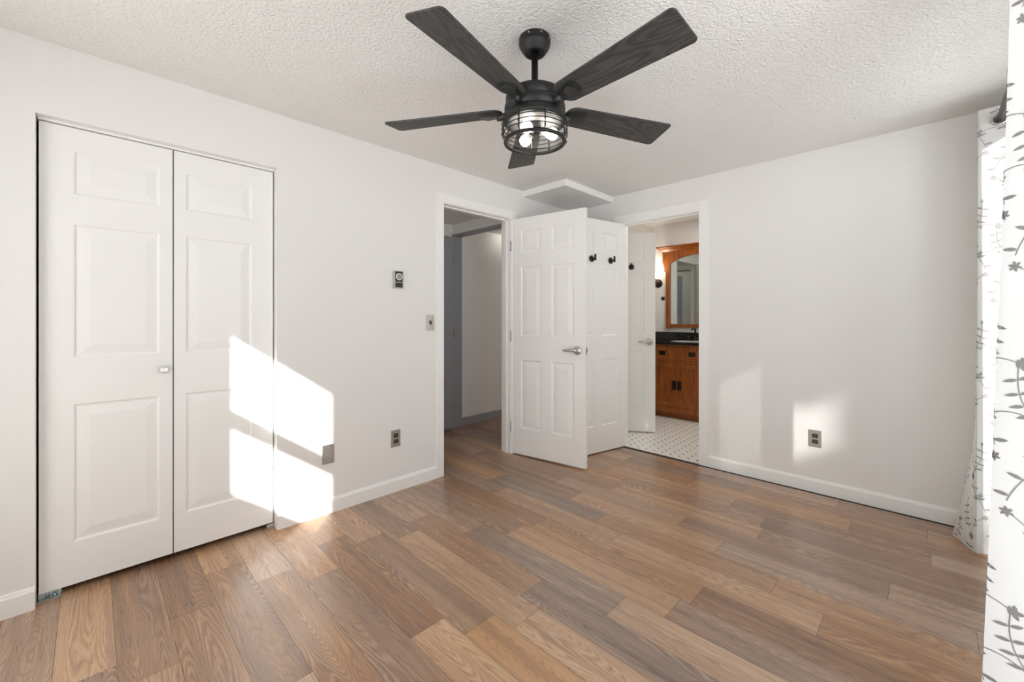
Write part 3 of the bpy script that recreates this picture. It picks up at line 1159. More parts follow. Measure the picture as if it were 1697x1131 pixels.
r = empty('blank_wall_plate')
r.matrix_world = on_left(1.010, 0.356)
tag(r, 'blank steel wall plate with two screws between the closet and the outlet', 'wall plate')
mb = MB()
plate_mesh(mb)
mb.build('cover_plate', M['steel'], r)
screw(r, 0, 0.042, 0.005)
screw(r, 0, -0.042, 0.005)

r = empty('light_switch')
r.matrix_world = on_left(1.739, 1.142)
tag(r, 'pewter coloured toggle light switch beside the entry doorway', 'light switch')
mb = MB()
mb.box(-0.035, 0.035, -0.057, 0.057, 0, 0.003, 0.001)
# raised pyramid facets as on the embossed plate
for s in (-1, 1):
    a = [(-0.030, s * 0.052, 0.003), (0.030, s * 0.052, 0.003), (0.0, s * 0.020, 0.0075)]
    b = [(-0.030, s * 0.052, 0.003), (0.0, s * 0.020, 0.0075), (-0.030, 0.0, 0.003)]
    c = [(0.030, s * 0.052, 0.003), (0.030, 0.0, 0.003), (0.0, s * 0.020, 0.0075)]
    d = [(-0.030, 0.0, 0.003), (0.0, s * 0.020, 0.0075), (0.030, 0.0, 0.003)]
    for tri in (a, b, c, d):
        mb.bm.faces.new([mb.bm.verts.new(q) for q in tri])
bmesh.ops.remove_doubles(mb.bm, verts=mb.bm.verts[:], dist=0.00001)
mb.build('cover_plate', metal('pewter', (0.60, 0.57, 0.53), 0.5, 0.7), r)
mb = MB()
mb.box(-0.010, 0.010, 0.004, 0.013, 0.004, 0.0085, 0.001)
mb.box(-0.0055, 0.0055, -0.014, 0.006, 0.004, 0.013, 0.0015)
mb.build('toggle', M['dark_plastic'], r)

r = empty('thermostat')
r.matrix_world = on_left(1.474, 1.437)
tag(r, 'small grey dial thermostat high on the wall between the closet and the doorway', 'thermostat')
mb = MB()
mb.box(-0.036, 0.036, -0.058, 0.058, 0, 0.022, 0.003)
mb.build('housing', paint('thermostat_grey', (0.42, 0.41, 0.39), 0.45), r)
mb = MB()
mb.box(-0.027, 0.027, -0.016, 0.053, 0.021, 0.0235, 0.001)
fp = mb.build('dial_face', M['dark_plastic'], r)
mb = MB()
mb.lathe([(0.017, 0.0235), (0.0235, 0.0235), (0.0235, 0.028), (0.022, 0.030), (0.018, 0.030), (0.017, 0.028)], 32, Matrix.Translation((0, 0.019, 0)), closed=True)
mb.build('dial_ring', M['dial_white'], r)
mb = MB()
mb.lathe([(0, 0.0235), (0.0155, 0.0235), (0.0155, 0.033), (0.014, 0.0345), (0, 0.0345)], 32, Matrix.Translation((0, 0.019, 0)))
mb.build('dial_knob', M['dial_grey'], r)
mb = MB()
mb.box(-0.027, 0.027, -0.053, -0.022, 0.021, 0.0235, 0.001)
mb.build('display_window', M['dark_plastic'], r)

# ------------------------------------------------------------------ ceiling fan
FX, FY = -1.130, 1.271
fan = empty('ceiling_fan', (FX, FY, H))
tag(fan, 'black five-blade ceiling fan with a caged glass light', 'ceiling fan')
zl = lambda z: z - H      # world height -> fan local
mb = MB()
mb.lathe([(0.0, zl(2.309)), (0.062, zl(2.309)), (0.064, zl(2.303)), (0.064, zl(2.291)), (0.0625, zl(2.288)), (0.064, zl(2.285)), (0.063, zl(2.278)), (0.054, zl(2.262)), (0.044, zl(2.249)), (0.042, zl(2.246)),
          (0.037, zl(2.244)), (0.030, zl(2.246)), (0.022, zl(2.252)), (0.0, zl(2.254))], 40)
cp = mb.build('canopy', M['black'], fan)
for q in range(4):
    mb = MB()
    t = R(-70 + q * 45)
    mb.lathe([(0, 0), (0.004, 0), (0.003, 0.002), (0, 0.0025)], 10, Matrix.Translation((0.0635 * math.cos(t), 0.0635 * math.sin(t), zl(2.298))) @ Matrix.Rotation(t, 4, 'Z') @ Matrix.Rotation(R(90), 4, 'Y'))
    mb.build('screw', M['nickel'], cp)
mb = MB()
mb.lathe([(0, zl(2.256)), (0.0135, zl(2.256)), (0.0135, zl(2.108)), (0.016, zl(2.104)), (0.024, zl(2.094)), (0.027, zl(2.088)), (0, zl(2.086))], 24)
mb.build('downrod', M['black'], fan)
mb = MB()
mb.lathe([(0, zl(2.090)), (0.062, zl(2.089)), (0.104, zl(2.084)), (0.115, zl(2.077)), (0.118, zl(2.066)), (0.118, zl(2.043)), (0.115, zl(2.041)), (0.115, zl(2.037)), (0.121, zl(2.035)),
          (0.123, zl(2.028)), (0.123, zl(2.003)), (0.119, zl(2.001)), (0.119, zl(1.997)), (0.124, zl(1.995)), (0.124, zl(1.966)), (0.122, zl(1.963)), (0.110, zl(1.962)), (0.108, zl(1.970)), (0, zl(1.970))], 56)
mb.build('motor_housing', M['black'], fan)


def blade_mesh():
    mb = MB()
    # outline in local x (radial) / y (chord): narrow rounded root, wide straight tip
    r0, r1 = 0.135, 0.642
    w0, w1 = 0.054, 0.0745
    pts = []

    def arc(cx, cy, rad, a0, a1, n=6):
        for q in range(n + 1):
            t = R(a0 + (a1 - a0) * q / n)
            pts.append((cx + rad * math.cos(t), cy + rad * math.sin(t)))
    arc(r1 - 0.014, w1 - 0.014, 0.014, 0, 90)
    arc(r0 + 0.042, w0 - 0.038, 0.040, 95, 180)
    arc(r0 + 0.042, -w0 + 0.038, 0.040, 180, 265)
    arc(r1 - 0.014, -w1 + 0.014, 0.014, 270, 360)
    T = 0.006
    bm = mb.bm
    lo = [bm.verts.new((x, y, -T / 2)) for x, y in pts]
    hi = [bm.verts.new((x, y, T / 2)) for x, y in pts]
    n = len(pts)
    bm.faces.new(list(reversed(lo)))
    bm.faces.new(hi)
    for k in range(n):
        bm.faces.new((lo[k], lo[(k + 1) % n], hi[(k + 1) % n], hi[k]))
    es = [e for e in bm.edges if abs(e.verts[0].co.z - e.verts[1].co.z) < 1e-6]
    bmesh.ops.bevel(bm, geom=es, offset=0.0012, segments=1, affect='EDGES')
    return mb


def bracket_mesh():
    mb = MB()
    # arm from the housing to the holder plate under the blade
    mb.tube([(0.112, 0, -0.012), (0.135, 0, -0.016), (0.158, 0, -0.014)], [0.016, 0.015, 0.017], 12)
    for k_, (off, z0, z1) in enumerate(((0.0, -0.0075, -0.003), (0.005, -0.0115, -0.0075), (0.010, -0.0155, -0.0115))):
        a, b_ = 0.142 + off * 0.5, 0.232 - off
        h0, h1 = 0.020 - off * 0.5, 0.042 - off
        out = [(a, -h0, z0), (b_ - 0.016, -h1, z0), (b_, -h1 * 0.55, z0), (b_ + 0.004, 0, z0), (b_, h1 * 0.55, z0), (b_ - 0.016, h1, z0), (a, h0, z0)]
        mb.prism(out, (0, 0, 1), z1 - z0)
    return mb


b0 = k0 = None
for q in range(5):
    ang = R(-77.4 + 72 * q)
    mtx = Matrix.Rotation(ang, 4, 'Z') @ Matrix.Translation((0, 0, zl(2.023))) @ Matrix.Rotation(R(-12.2), 4, 'X')
    if b0 is None:
        b0 = blade_mesh().build('blade', M['blade'], fan)
        k0 = bracket_mesh().build('blade_bracket', metal('satin_black_metal', (0.035, 0.035, 0.034), 0.36, 0.3), b0)
        bl = b0
    else:
        bl = b0.copy()
        COL.objects.link(bl)
        bl.parent = fan
        kk = k0.copy()
        COL.objects.link(kk)
        kk.parent = bl
    bl.matrix_local = mtx

lk = empty('light_kit', (0, 0, 0))
lk.parent = fan
ZT, ZB = zl(1.964), zl(1.886)
mb = MB()
for i_, zz in enumerate((zl(1.950), zl(1.932), zl(1.914))):
    pts = [(0.131 * math.cos(2 * math.pi * t / 56), 0.131 * math.sin(2 * math.pi * t / 56), zz) for t in range(57)]
    mb.tube(pts, 0.0021, 8, caps=False)
for q in range(8):
    t = R(-75.9 + 45 * q)
    c, s = math.cos(t), math.sin(t)
    prof = [(0.122, zl(1.972)), (0.126, zl(1.960)), (0.1285, zl(1.945)), (0.1285, zl(1.905)), (0.126, zl(1.893)), (0.120, zl(1.888))]
    mb.tube([(r_ * c, r_ * s, z_) for r_, z_ in prof], 0.0021, 8)
mb.build('wire_cage', M['black'], lk)
# bowed outer loops on every upright of the cage
for q in range(8):
    mb = MB()
    t = R(-75.9 + 45 * q)
    c, s = math.cos(t), math.sin(t)
    for zc in (1.947, 1.926, 1.905):
        pts = [((0.129 + 0.009 * math.sin(math.pi * j / 8)) * c, (0.129 + 0.009 * math.sin(math.pi * j / 8)) * s, zl(zc + 0.0105 - 0.021 * j / 8)) for j in range(9)]
        mb.tube(pts, 0.0019, 8)
    mb.build('cage_loop', M['black'], lk)
mb = MB()
mb.lathe([(0.113, zl(1.893)), (0.125, zl(1.893)), (0.1265, zl(1.888)), (0.125, zl(1.883)), (0.113, zl(1.883)), (0.1115, zl(1.888))], 56, closed=True)
mb.build('bottom_ring', M['black'], lk)
mb = MB()
mb.lathe([(0.112, zl(1.966)), (0.112, zl(1.890)), (0.109, zl(1.8885)), (0.0, zl(1.8885))], 48)
mb.build('glass_shade', M['shade_glass'], lk)
mb = MB()
mb.lathe([(0, zl(1.969)), (0.107, zl(1.969)), (0.107, zl(1.965)), (0, zl(1.965))], 48)
mb.build('reflector_plate', metal('polished_plate', (0.85, 0.84, 0.82), 0.32, 0.6), lk)
mb = MB()
mb.lathe([(0, zl(1.965)), (0.026, zl(1.965)), (0.026, zl(1.925)), (0.022, zl(1.918)), (0, zl(1.918))], 28)
mb.build('centre_hub', M['black'], lk)
bulb_pos = []
for q in range(3):
    t = R(165 + q * 120)
    dx, dy = math.cos(t), math.sin(t)
    rot = Matrix.Translation((0, 0, zl(1.932))) @ Matrix.Rotation(t, 4, 'Z') @ Matrix.Rotation(R(98), 4, 'Y')
    mb = MB()
    mb.lathe([(0, 0.020), (0.012, 0.020), (0.012, 0.038), (0.010, 0.042), (0, 0.042)], 18, rot)
    so = mb.build('bulb_socket', M['dial_white'], lk)
    mb = MB()
    mb.lathe([(0, 0.040), (0.010, 0.041), (0.014, 0.048), (0.021, 0.060), (0.0235, 0.072), (0.021, 0.085), (0.012, 0.093), (0, 0.096)], 20, rot)
    mb.build('bulb', M['bulb'], so)
    bulb_pos.append(Vector((FX, FY, H)) + (rot @ Vector((0, 0, 0.07))))
for bp in bulb_pos:
    d = bpy.data.lights.new('fan_bulb_light', 'POINT')
    d.energy = 2.8
    d.color = (1.0, 0.92, 0.82)
    d.shadow_soft_size = 0.02
    o = bpy.data.objects.new('fan_bulb_light', d)
    COL.objects.link(o)
    o.location = bp
mb = MB()
mb.tube([(-0.035, 0.02, zl(1.925)), (-0.035, 0.02, zl(1.880))], 0.0011, 6)
mb.build('pull_chain', M['dial_white'], lk)

# ------------------------------------------------------------------ curtains
ROD_X, ROD_Z = 0.250, 2.140
cr = empty('curtain_rod', (ROD_X, 3.40, ROD_Z))
tag(cr, 'dark grey curtain rod under the ceiling above the sliding door', 'curtain rod')
ROD_M = metal('gunmetal', (0.10, 0.098, 0.094), 0.4, 0.8)
mb = MB()
mb.tube([(0, 0, 0), (0, -3.3, 0)], 0.0125, 20)
mb.build('pole', ROD_M, cr)
for yy in (0.0, -3.3):
    mb = MB()
    mb.lathe([(0, 0), (0.016, 0), (0.018, 0.006), (0.016, 0.020), (0, 0.024)], 20, Matrix.Translation((0, yy, 0)) @ Matrix.Rotation(R(-90 if yy == 0 else 90), 4, 'X'))
    mb.build('finial', ROD_M, cr)
for yy in (-0.08, -1.62, -3.2):
    mb = MB()
    mb.tube([(0, yy, -0.016), (0.055, yy, -0.016), (XR - ROD_X, yy, -0.016)], 0.006, 10)
    mb.lathe([(0, 0), (0.022, 0), (0.022, 0.005), (0, 0.005)], 20, Matrix.Translation((XR - ROD_X - 0.005, yy, -0.016)) @ Matrix.Rotation(R(90), 4, 'Y'))
    mb.tube([(0, yy - 0.004, -0.016), (0, yy + 0.004, -0.016)], 0.0155, 16)
    mb.build('bracket', ROD_M, cr)


def catmull(P, n):
    """resample an open polyline of 2D points to n points by a rounded spline"""
    out = []
    m = len(P)
    for q in range(n):
        t = q / (n - 1) * (m - 1)
        i = min(int(t), m - 2)
        f = t - i
        p0 = P[max(i - 1, 0)]
        p1 = P[i]
        p2 = P[i + 1]
        p3 = P[min(i + 2, m - 1)]
        pt = []
        for a in range(2):
            v = 0.5 * ((2 * p1[a]) + (-p0[a] + p2[a]) * f + (2 * p0[a] - 5 * p1[a] + 4 * p2[a] - p3[a]) * f * f + (-p0[a] + 3 * p1[a] - 3 * p2[a] + p3[a]) * f ** 3)
            pt.append(v)
        out.append(pt)
    return out


class Cloth:
    def __init__(self, top, bottom, z0, z1, n=140, rows=60, pw=1.6):
        self.n, self.rows, self.z0, self.z1, self.pw = n, rows, z0, z1, pw
        self.A, self.B = catmull(top, n), catmull(bottom, n)
        L = [0.0]
        for i in range(1, n):
            la = math.dist(self.A[i], self.A[i - 1])
            lb = math.dist(self.B[i], self.B[i - 1])
            L.append(L[-1] + (la + lb) / 2)
        self.L = L

    def at_i(self, fi, v):
        i = max(0, min(self.n - 2, int(fi)))
        f = fi - i
        w_ = v ** self.pw
        a = [self.A[i][k] * (1 - f) + self.A[i + 1][k] * f for k in (0, 1)]
        b = [self.B[i][k] * (1 - f) + self.B[i + 1][k] * f for k in (0, 1)]
        return Vector((a[0] * (1 - w_) + b[0] * w_, a[1] * (1 - w_) + b[1] * w_, self.z0 + (self.z1 - self.z0) * v))

    def index(self, u):
        lo, hi = 0, self.n - 1
        while hi - lo > 1:
            m_ = (lo + hi) // 2
            if self.L[m_] <= u:
                lo = m_
            else:
                hi = m_
        d = self.L[lo + 1] - self.L[lo]
        return lo + (u - self.L[lo]) / d if d > 1e-9 else lo

    def at(self, u, zz):
        """u metres along the cloth, zz height above hem"""
        v = 1.0 - zz / (self.z0 - self.z1)
        fi = self.index(u)
        return self.at_i(fi, max(0, min(1, v))), fi, v

    def normal(self, fi, v):
        e = 0.6
        a = self.at_i(max(0, fi - e), v)
        b = self.at_i(min(self.n - 1.001, fi + e), v)
        c = self.at_i(fi, max(0, v - 0.01))
        d = self.at_i(fi, min(1, v + 0.01))
        nn = (b - a).cross(d - c)
        return nn.normalized() if nn.length > 1e-12 else Vector((0, -1, 0))

    def panel(self, bm, vs, off=0.0, mi=0):
        """cloth grid over the list of heights vs, with round openings where the rod passes"""
        g = []
        for v in vs:
            row = []
            for i in range(self.n):
                p_ = self.at_i(min(i, self.n - 1.001), v)
                if off:
                    p_ = p_ + self.normal(min(i, self.n - 1.001), v) * off
                row.append(bm.verts.new(p_))
            g.append(row)
        for r_ in range(len(vs) - 1):
            for i in range(self.n - 1):
                q = (g[r_][i], g[r_][i + 1], g[r_ + 1][i + 1], g[r_ + 1][i])
                c_ = sum((v.co for v in q), Vector()) / 4
                if math.hypot(c_.x - ROD_X, c_.z - ROD_Z) < 0.0205:
                    continue
                f_ = bm.faces.new(q)
                f_.smooth = True
                f_.material_index = mi


ROWS = [0.06 * k / 45 for k in range(46)] + [0.06 + 0.94 * k / 60 for k in range(1, 61)]
HEAD_ROWS = [0.056 * k / 40 for k in range(41)]
HEM_ROWS = [0.975, 0.983, 0.991, 0.999]


# embroidery: motif made of stems, leaves and flowers in cloth coordinates
def bez(p0, p1, p2, p3, n=12):
    o = []
    for q in range(n + 1):
        t = q / n
        o.append(tuple((1 - t) ** 3 * p0[a] + 3 * (1 - t) ** 2 * t * p1[a] + 3 * (1 - t) * t * t * p2[a] + t ** 3 * p3[a] for a in (0, 1)))
    return o


def stem_poly(pts, w_):
    polys = []
    for a, b in zip(pts, pts[1:]):
        dx, dy = b[0] - a[0], b[1] - a[1]
        l_ = math.hypot(dx, dy) or 1e-9
        nx, ny = -dy / l_ * w_ / 2, dx / l_ * w_ / 2
        ex, ey = dx / l_ * w_ * 0.2, dy / l_ * w_ * 0.2
        polys.append([(a[0] + nx - ex, a[1] + ny - ey), (b[0] + nx + ex, b[1] + ny + ey), (b[0] - nx + ex, b[1] - ny + ey), (a[0] - nx - ex, a[1] - ny - ey)])
    return polys


def leaf_poly(x, y, ang, ln=0.022, wd=0.0085):
    c, s = math.cos(ang), math.sin(ang)
    pts = []
    for t, h_ in ((0, 0), (0.2, 0.75), (0.45, 1), (0.75, 0.7), (1, 0), (0.75, -0.55), (0.45, -0.8), (0.2, -0.6)):
        px, py = t * ln, h_ * wd / 2
        pts.append((x + px * c - py * s, y + px * s + py * c))
    return [pts]


def flower_poly(x, y, r_=0.0125, n=7, rot=0.3):
    o = []
    for q in range(n):
        a = rot + 2 * math.pi * q / n
        o += leaf_poly(x + 0.001 * math.cos(a), y + 0.001 * math.sin(a), a, r_, r_ * 0.55)
    return o


def motif(flip=1):
    P = []
    st = 0.0023
    m_ = lambda pts: [(flip * a, b) for a, b in pts]
    an = lambda a: a if flip > 0 else math.pi - a
    # main flower at the origin
    P += flower_poly(0, 0, 0.0185, 8)
    # drooping stem to the next flower below
    c1 = m_(bez((0.0, -0.01), (0.002, -0.07), (0.045, -0.10), (0.062, -0.165), 14))
    P += stem_poly(c1, st)
    for q, a in ((4, 0.25), (4, 2.9), (9, 0.35), (9, 2.8), (13, 0.1)):
        P += leaf_poly(*c1[q], an(a), 0.030, 0.0105)
    # upright leafy spray
    c2 = m_(bez((0.0, 0.01), (0.03, 0.05), (0.055, 0.08), (0.050, 0.160), 16))
    P += stem_poly(c2, st)
    for q in (5, 8, 11, 14):
        P += leaf_poly(*c2[q], an(-0.25), 0.028, 0.0095)
        P += leaf_poly(*c2[q], an(math.pi - 0.5), 0.025, 0.0095)
    P += leaf_poly(*c2[-1], 1.5, 0.022, 0.010)
    # arching branch with a bud cluster
    c3 = m_(bez((0.0, 0.01), (0.02, 0.050), (0.06, 0.066), (0.105, 0.040), 14))
    P += stem_poly(c3, st)
    ex, ey = c3[-1]
    for a in (0.2, 1.5, -1.1):
        P += leaf_poly(ex, ey, an(a), 0.018, 0.011)
    # curved side sprig ending in a star flower
    c4 = m_(bez((0.0, 0.01), (-0.012, 0.05), (-0.020, 0.09), (-0.062, 0.108), 12))
    P += stem_poly(c4, st * 0.85)
    P += flower_poly(*c4[-1], 0.013, 6)
    P += leaf_poly(*c4[5], an(2.6), 0.024, 0.0095)
    P += leaf_poly(*c4[8], an(0.9), 0.022, 0.0090)
    # short straight sprig
    c5 = m_(bez((-0.008, 0.05), (-0.004, 0.08), (0.004, 0.10), (0.004, 0.128), 8))
    P += stem_poly(c5, st * 0.8)
    P += leaf_poly(*c5[-1], 1.6, 0.018, 0.008)
    return P


def embroider(cl, bm, mi, cells, ztop):
    for u0, zz0, flip, sc in cells:
        for poly in motif(flip):
            ok = True
            vs = []
            for a, b in poly:
                u, zz = u0 + a * sc, zz0 + b * sc
                if not (0.004 < u < cl.L[-1] - 0.004 and 0.004 < zz < ztop):
                    ok = False
                    break
                p_, fi, v = cl.at(u, zz)
                vs.append((p_, cl.normal(fi, v)))
            if not ok:
                continue
            for sgn in (1, -1):
                f_ = bm.faces.new([bm.verts.new(p_ + nn * 0.0011 * sgn) for p_, nn in (vs if sgn > 0 else reversed(vs))])
                f_.material_index = mi


def finish(bm, name, mats, parent=None):
    me_ = bpy.data.meshes.new(name)
    bm.to_mesh(me_)
    bm.free()
    for mm in mats:
        me_.materials.append(mm)
    o = bpy.data.objects.new(name, me_)
    COL.objects.link(o)
    if parent:
        o.parent = parent
    return o


def grommet(parent, y):
    mb = MB()
    mb.lathe([(0.0185, -0.004), (0.0245, -0.005), (0.0285, -0.003), (0.0285, 0.003), (0.0245, 0.005), (0.0185, 0.004)], 32, Matrix.Translation((ROD_X, y, ROD_Z)) @ Matrix.Rotation(R(90), 4, 'X'), closed=True)
    return mb.build('grommet', M['steel'], parent)


HOFF = -0.004
# far curtain, bunched in the corner
topF = [(0.335, 3.085), (0.265, 3.100), (0.192, 3.105), (0.180, 3.118), (0.200, 3.150), (0.268, 3.172), (0.325, 3.185), (0.330, 3.215), (0.260, 3.240), (0.196, 3.262), (0.205, 3.300), (0.265, 3.330), (0.325, 3.345)]
botF = [(0.330, 3.150), (0.262, 3.130), (0.190, 3.096), (0.170, 3.092), (0.152, 3.125), (0.118, 3.215), (0.098, 3.258), (0.118, 3.285), (0.190, 3.270), (0.255, 3.285), (0.265, 3.320), (0.215, 3.345), (0.300, 3.380)]
cf = Cloth(topF, botF, 2.205, 0.012, 170, 70, 1.5)
c1 = empty('curtain', (0.25, 3.2, 0))
tag(c1, 'white curtain with grey embroidered vines bunched in the corner beside the outlet wall', 'curtain', 'embroidered curtains at the sliding door')
inv = Matrix.Translation(-Vector(c1.location))
bm = bmesh.new()
cf.panel(bm, ROWS)
cells = []
for r_ in range(9):
    for c_ in range(6):
        cells.append((0.045 + c_ * 0.150, -0.06 + r_ * 0.300 + (0.13 if c_ % 2 else 0), 1 if (r_ + c_) % 2 else -1, 1.0))
embroider(cf, bm, 1, cells, 2.19)
bmesh.ops.transform(bm, matrix=inv, verts=bm.verts[:])
finish(bm, 'panel', [M['cloth'], M['thread']], c1)
for nm, rows, off in (('header', HEAD_ROWS, HOFF), ('hem', HEM_ROWS, HOFF)):
    bm = bmesh.new()
    cf.panel(bm, rows, off)
    bmesh.ops.transform(bm, matrix=inv, verts=bm.verts[:])
    finish(bm, nm, [M['cloth']], c1)
for yy in (3.101, 3.168, 3.243, 3.326):
    g_ = grommet(c1, yy)
    g_.location = inv.translation

# near curtain, beside the camera
topN = [(0.320, 1.545), (0.240, 1.560), (0.165, 1.590), (0.150, 1.615), (0.175, 1.650), (0.250, 1.680), (0.325, 1.700), (0.330, 1.740), (0.255, 1.770), (0.215, 1.800), (0.235, 1.840), (0.300, 1.865), (0.330, 1.880)]
botN = [(0.320, 1.500), (0.230, 1.530), (0.115, 1.580), (0.092, 1.605), (0.120, 1.640), (0.220, 1.680), (0.310, 1.705), (0.325, 1.750), (0.250, 1.790), (0.190, 1.830), (0.215, 1.880), (0.290, 1.900), (0.325, 1.905)]
pre = []
cn = Cloth(topN, botN, 2.205, 0.012, 150, 70, 1.3)
c2 = empty('curtain', (0.25, 1.7, 0))
tag(c2, 'white curtain with large grey embroidered vines hanging nearest to the camera', 'curtain', 'embroidered curtains at the sliding door')
inv = Matrix.Translation(-Vector(c2.location))
bm = bmesh.new()
cn.panel(bm, ROWS)
cells = []
for r_ in range(9):
    for c_ in range(6):
        cells.append((0.125 + c_ * 0.150, -0.02 + r_ * 0.300 + (0.13 if c_ % 2 else 0), 1 if (r_ + c_) % 2 else -1, 1.0))
embroider(cn, bm, 1, cells, 2.19)
bmesh.ops.transform(bm, matrix=inv, verts=bm.verts[:])
finish(bm, 'panel', [M['cloth'], M['thread']], c2)
for nm, rows, off in (('header', HEAD_ROWS, HOFF), ('hem', HEM_ROWS, HOFF)):
    bm = bmesh.new()
    cn.panel(bm, rows, off)
    bmesh.ops.transform(bm, matrix=inv, verts=bm.verts[:])
    finish(bm, nm, [M['cloth']], c2)
for yy in (1.556, 1.680, 1.772, 1.845):
    g_ = grommet(c2, yy)
    g_.location = inv.translation

# ------------------------------------------------------------------ sliding glass door and windows
w1 = empty('door_6', (XR + 0.06, 1.8, 0))
tag(w1, 'white framed sliding glass door behind the embroidered curtains', 'sliding door', kind='structure')
sy = lambda y: y - 1.8
mb = MB()
mb.box(-0.05, 0.05, sy(0.50), sy(0.545), 0, 2.22)
mb.box(-0.05, 0.05, sy(3.055), sy(3.10), 0, 2.22)
mb.box(-0.05, 0.05, sy(0.50), sy(3.10), 2.175, 2.22)
mb.box(-0.05, 0.05, sy(0.50), sy(3.10), 0, 0.03)
mb.build('frame', M['trim'], w1)
# stiles placed so the sun falls between them (frame plane at x = XR + 0.06)
ST = 0.06 * 1.37 / 1.6
for (a, b) in ((2.475, 2.51), (1.98, 2.045)):
    pass
mb = MB()
mb.box(-0.012, 0.012, sy(2.36), sy(2.515), 0.03, 2.175, 0.003)
mb.box(-0.012, 0.012, sy(1.95), sy(2.10), 0.03, 2.175, 0.003)
mb.box(-0.012, 0.012, sy(2.10), sy(2.36), 0.03, 0.12, 0.003)
mb.box(-0.012, 0.012, sy(2.797), sy(2.902), 0.03, 2.175, 0.003)
mb.build('sliding_panel', M['trim'], w1)
mb = MB()
mb.box(-0.003, 0.003, sy(2.515), sy(2.797), 0.03, 2.175)
mb.box(-0.003, 0.003, sy(2.902), sy(3.055), 0.03, 2.175)
mb.box(-0.003, 0.003, sy(0.545), sy(1.95), 0.03, 2.175)
mb.build('pane', M['glass'], w1)
mb = MB()
mb.box(0.016, 0.017, sy(2.09), sy(2.37), 0.03, 1.76)  # unseen mesh, added to make one sun patch faint
mb.build('sun_dimming_screen', M['screen'], w1)
mb = MB()
mb.box(0.016, 0.017, sy(2.50), sy(2.81), 0.03, 1.32)  # unseen mesh, added to weaken the brighter sun patch
mb.build('light_sun_dimmer', M['light_sun_dimmer'], w1)

w2 = empty('window_1', (-0.875, YR - 0.06, 1.5))
tag(w2, 'white framed hung window on the wall behind the camera', 'window', kind='structure')
wx, wz = (lambda x: x + 0.875), (lambda z: z - 1.5)
mb = MB()
fx0, fx1, fz0, fz1 = -1.236, -0.572, 1.100, 1.954
mb.box(wx(-1.345), wx(fx0), -0.015, 0.015, wz(1.015), wz(2.035))
mb.box(wx(fx1), wx(-0.485), -0.015, 0.015, wz(1.015), wz(2.035))
mb.box(wx(fx0), wx(fx1), -0.015, 0.015, wz(fz1), wz(2.035))
mb.box(wx(fx0), wx(fx1), -0.015, 0.015, wz(1.015), wz(fz0))
mb.box(wx(fx0), wx(fx1), -0.015, 0.015, wz(1.463), wz(1.544))
mb.build('frame', M['trim'], w2)
mb = MB()
mb.box(wx(fx0), wx(fx1), -0.002, 0.002, wz(fz0), wz(1.463))
mb.box(wx(fx0), wx(fx1), -0.002, 0.002, wz(1.544), wz(fz1))
mb.build('pane', M['glass'], w2)

def fill_window(name, x0, x1, z0, z1, label, cloth):  # unseen openings added as soft fill from behind; cloth spreads the sun
    cx, cz = (x0 + x1) / 2, (z0 + z1) / 2
    hx, hz = (x1 - x0) / 2, (z1 - z0) / 2
    r_ = empty(name, (cx, YR - 0.06, cz))
    tag(r_, label, 'window', kind='structure')
    mb = MB()
    mb.box(-hx, -hx + 0.05, -0.03, 0.03, -hz, hz)
    mb.box(hx - 0.05, hx, -0.03, 0.03, -hz, hz)
    mb.box(-hx + 0.05, hx - 0.05, -0.03, 0.03, hz - 0.05, hz)
    mb.box(-hx + 0.05, hx - 0.05, -0.03, 0.03, -hz, -hz + 0.05)
    mb.build('frame', M['trim'], r_)
    mb = MB()
    mb.box(-hx + 0.05, hx - 0.05, -0.003, 0.003, -hz + 0.05, hz - 0.05)
    mb.build('pane', M['glass'], r_)
    mb = MB()
    mb.box(-hx + 0.01, hx - 0.01, 0.045, 0.0455, -hz + 0.01, hz - 0.03)
    sh = mb.build('fill_shade', M[cloth], r_)
    mb = MB()
    mb.tube([(-hx + 0.01, 0.045, hz - 0.02), (hx - 0.01, 0.045, hz - 0.02)], 0.018, 14)
    mb.build('roller', M['trim'], sh)
    return r_


fill_window('fill_window_2', -2.28, -1.40, 0.20, 2.14, 'unseen shaded window added for fill light on the wall behind the camera', 'fill_cloth')
fill_window('fill_window_3', -0.43, 0.33, 0.20, 2.15, 'tall unseen shaded window added for fill light on the wall behind the camera', 'fill_cloth_strong')

# outside, out of view: overhang and leafy blobs added to shape the sun patches
mb = MB()
mb.prism([(XR + 0.12, -0.2, 2.20), (1.32, -0.2, 2.20), (1.32, 1.87, 2.20), (XR + 0.12, 2.59, 2.20)], (0, 0, 1), 0.12)
tag(mb.build('sun_blocker_overhang', M['soffit_wood']), 'unseen painted overhang added outside to trim the sun patches', 'roof', kind='structure')

def crown(parent, c, rad, seed):
    bm = bmesh.new()
    bmesh.ops.create_icosphere(bm, subdivisions=4, radius=1.0)
    r2 = random.Random(seed)
    ph = [r2.uniform(0, 6.3) for _ in range(6)]
    for v in bm.verts:
        d = v.co.normalized()
        k = 1 + 0.05 * math.sin(9 * d.x + ph[0]) * math.sin(8 * d.y + ph[1]) + 0.04 * math.sin(17 * d.z + ph[2]) * math.sin(15 * d.x + ph[3])
        v.co = Vector((c[0] + d.x * rad[0] * k, c[1] + d.y * rad[1] * k, c[2] + d.z * rad[2] * k))
    return finish(bm, 'sun_blocker_foliage', [M['leaf']], parent)


def blocker_at(sv, plane_y, plane_z):
    """point met when walking from the slider plane towards the sun"""
    return (XR + 1.6 * sv, plane_y - 1.37 * sv, plane_z + sv)


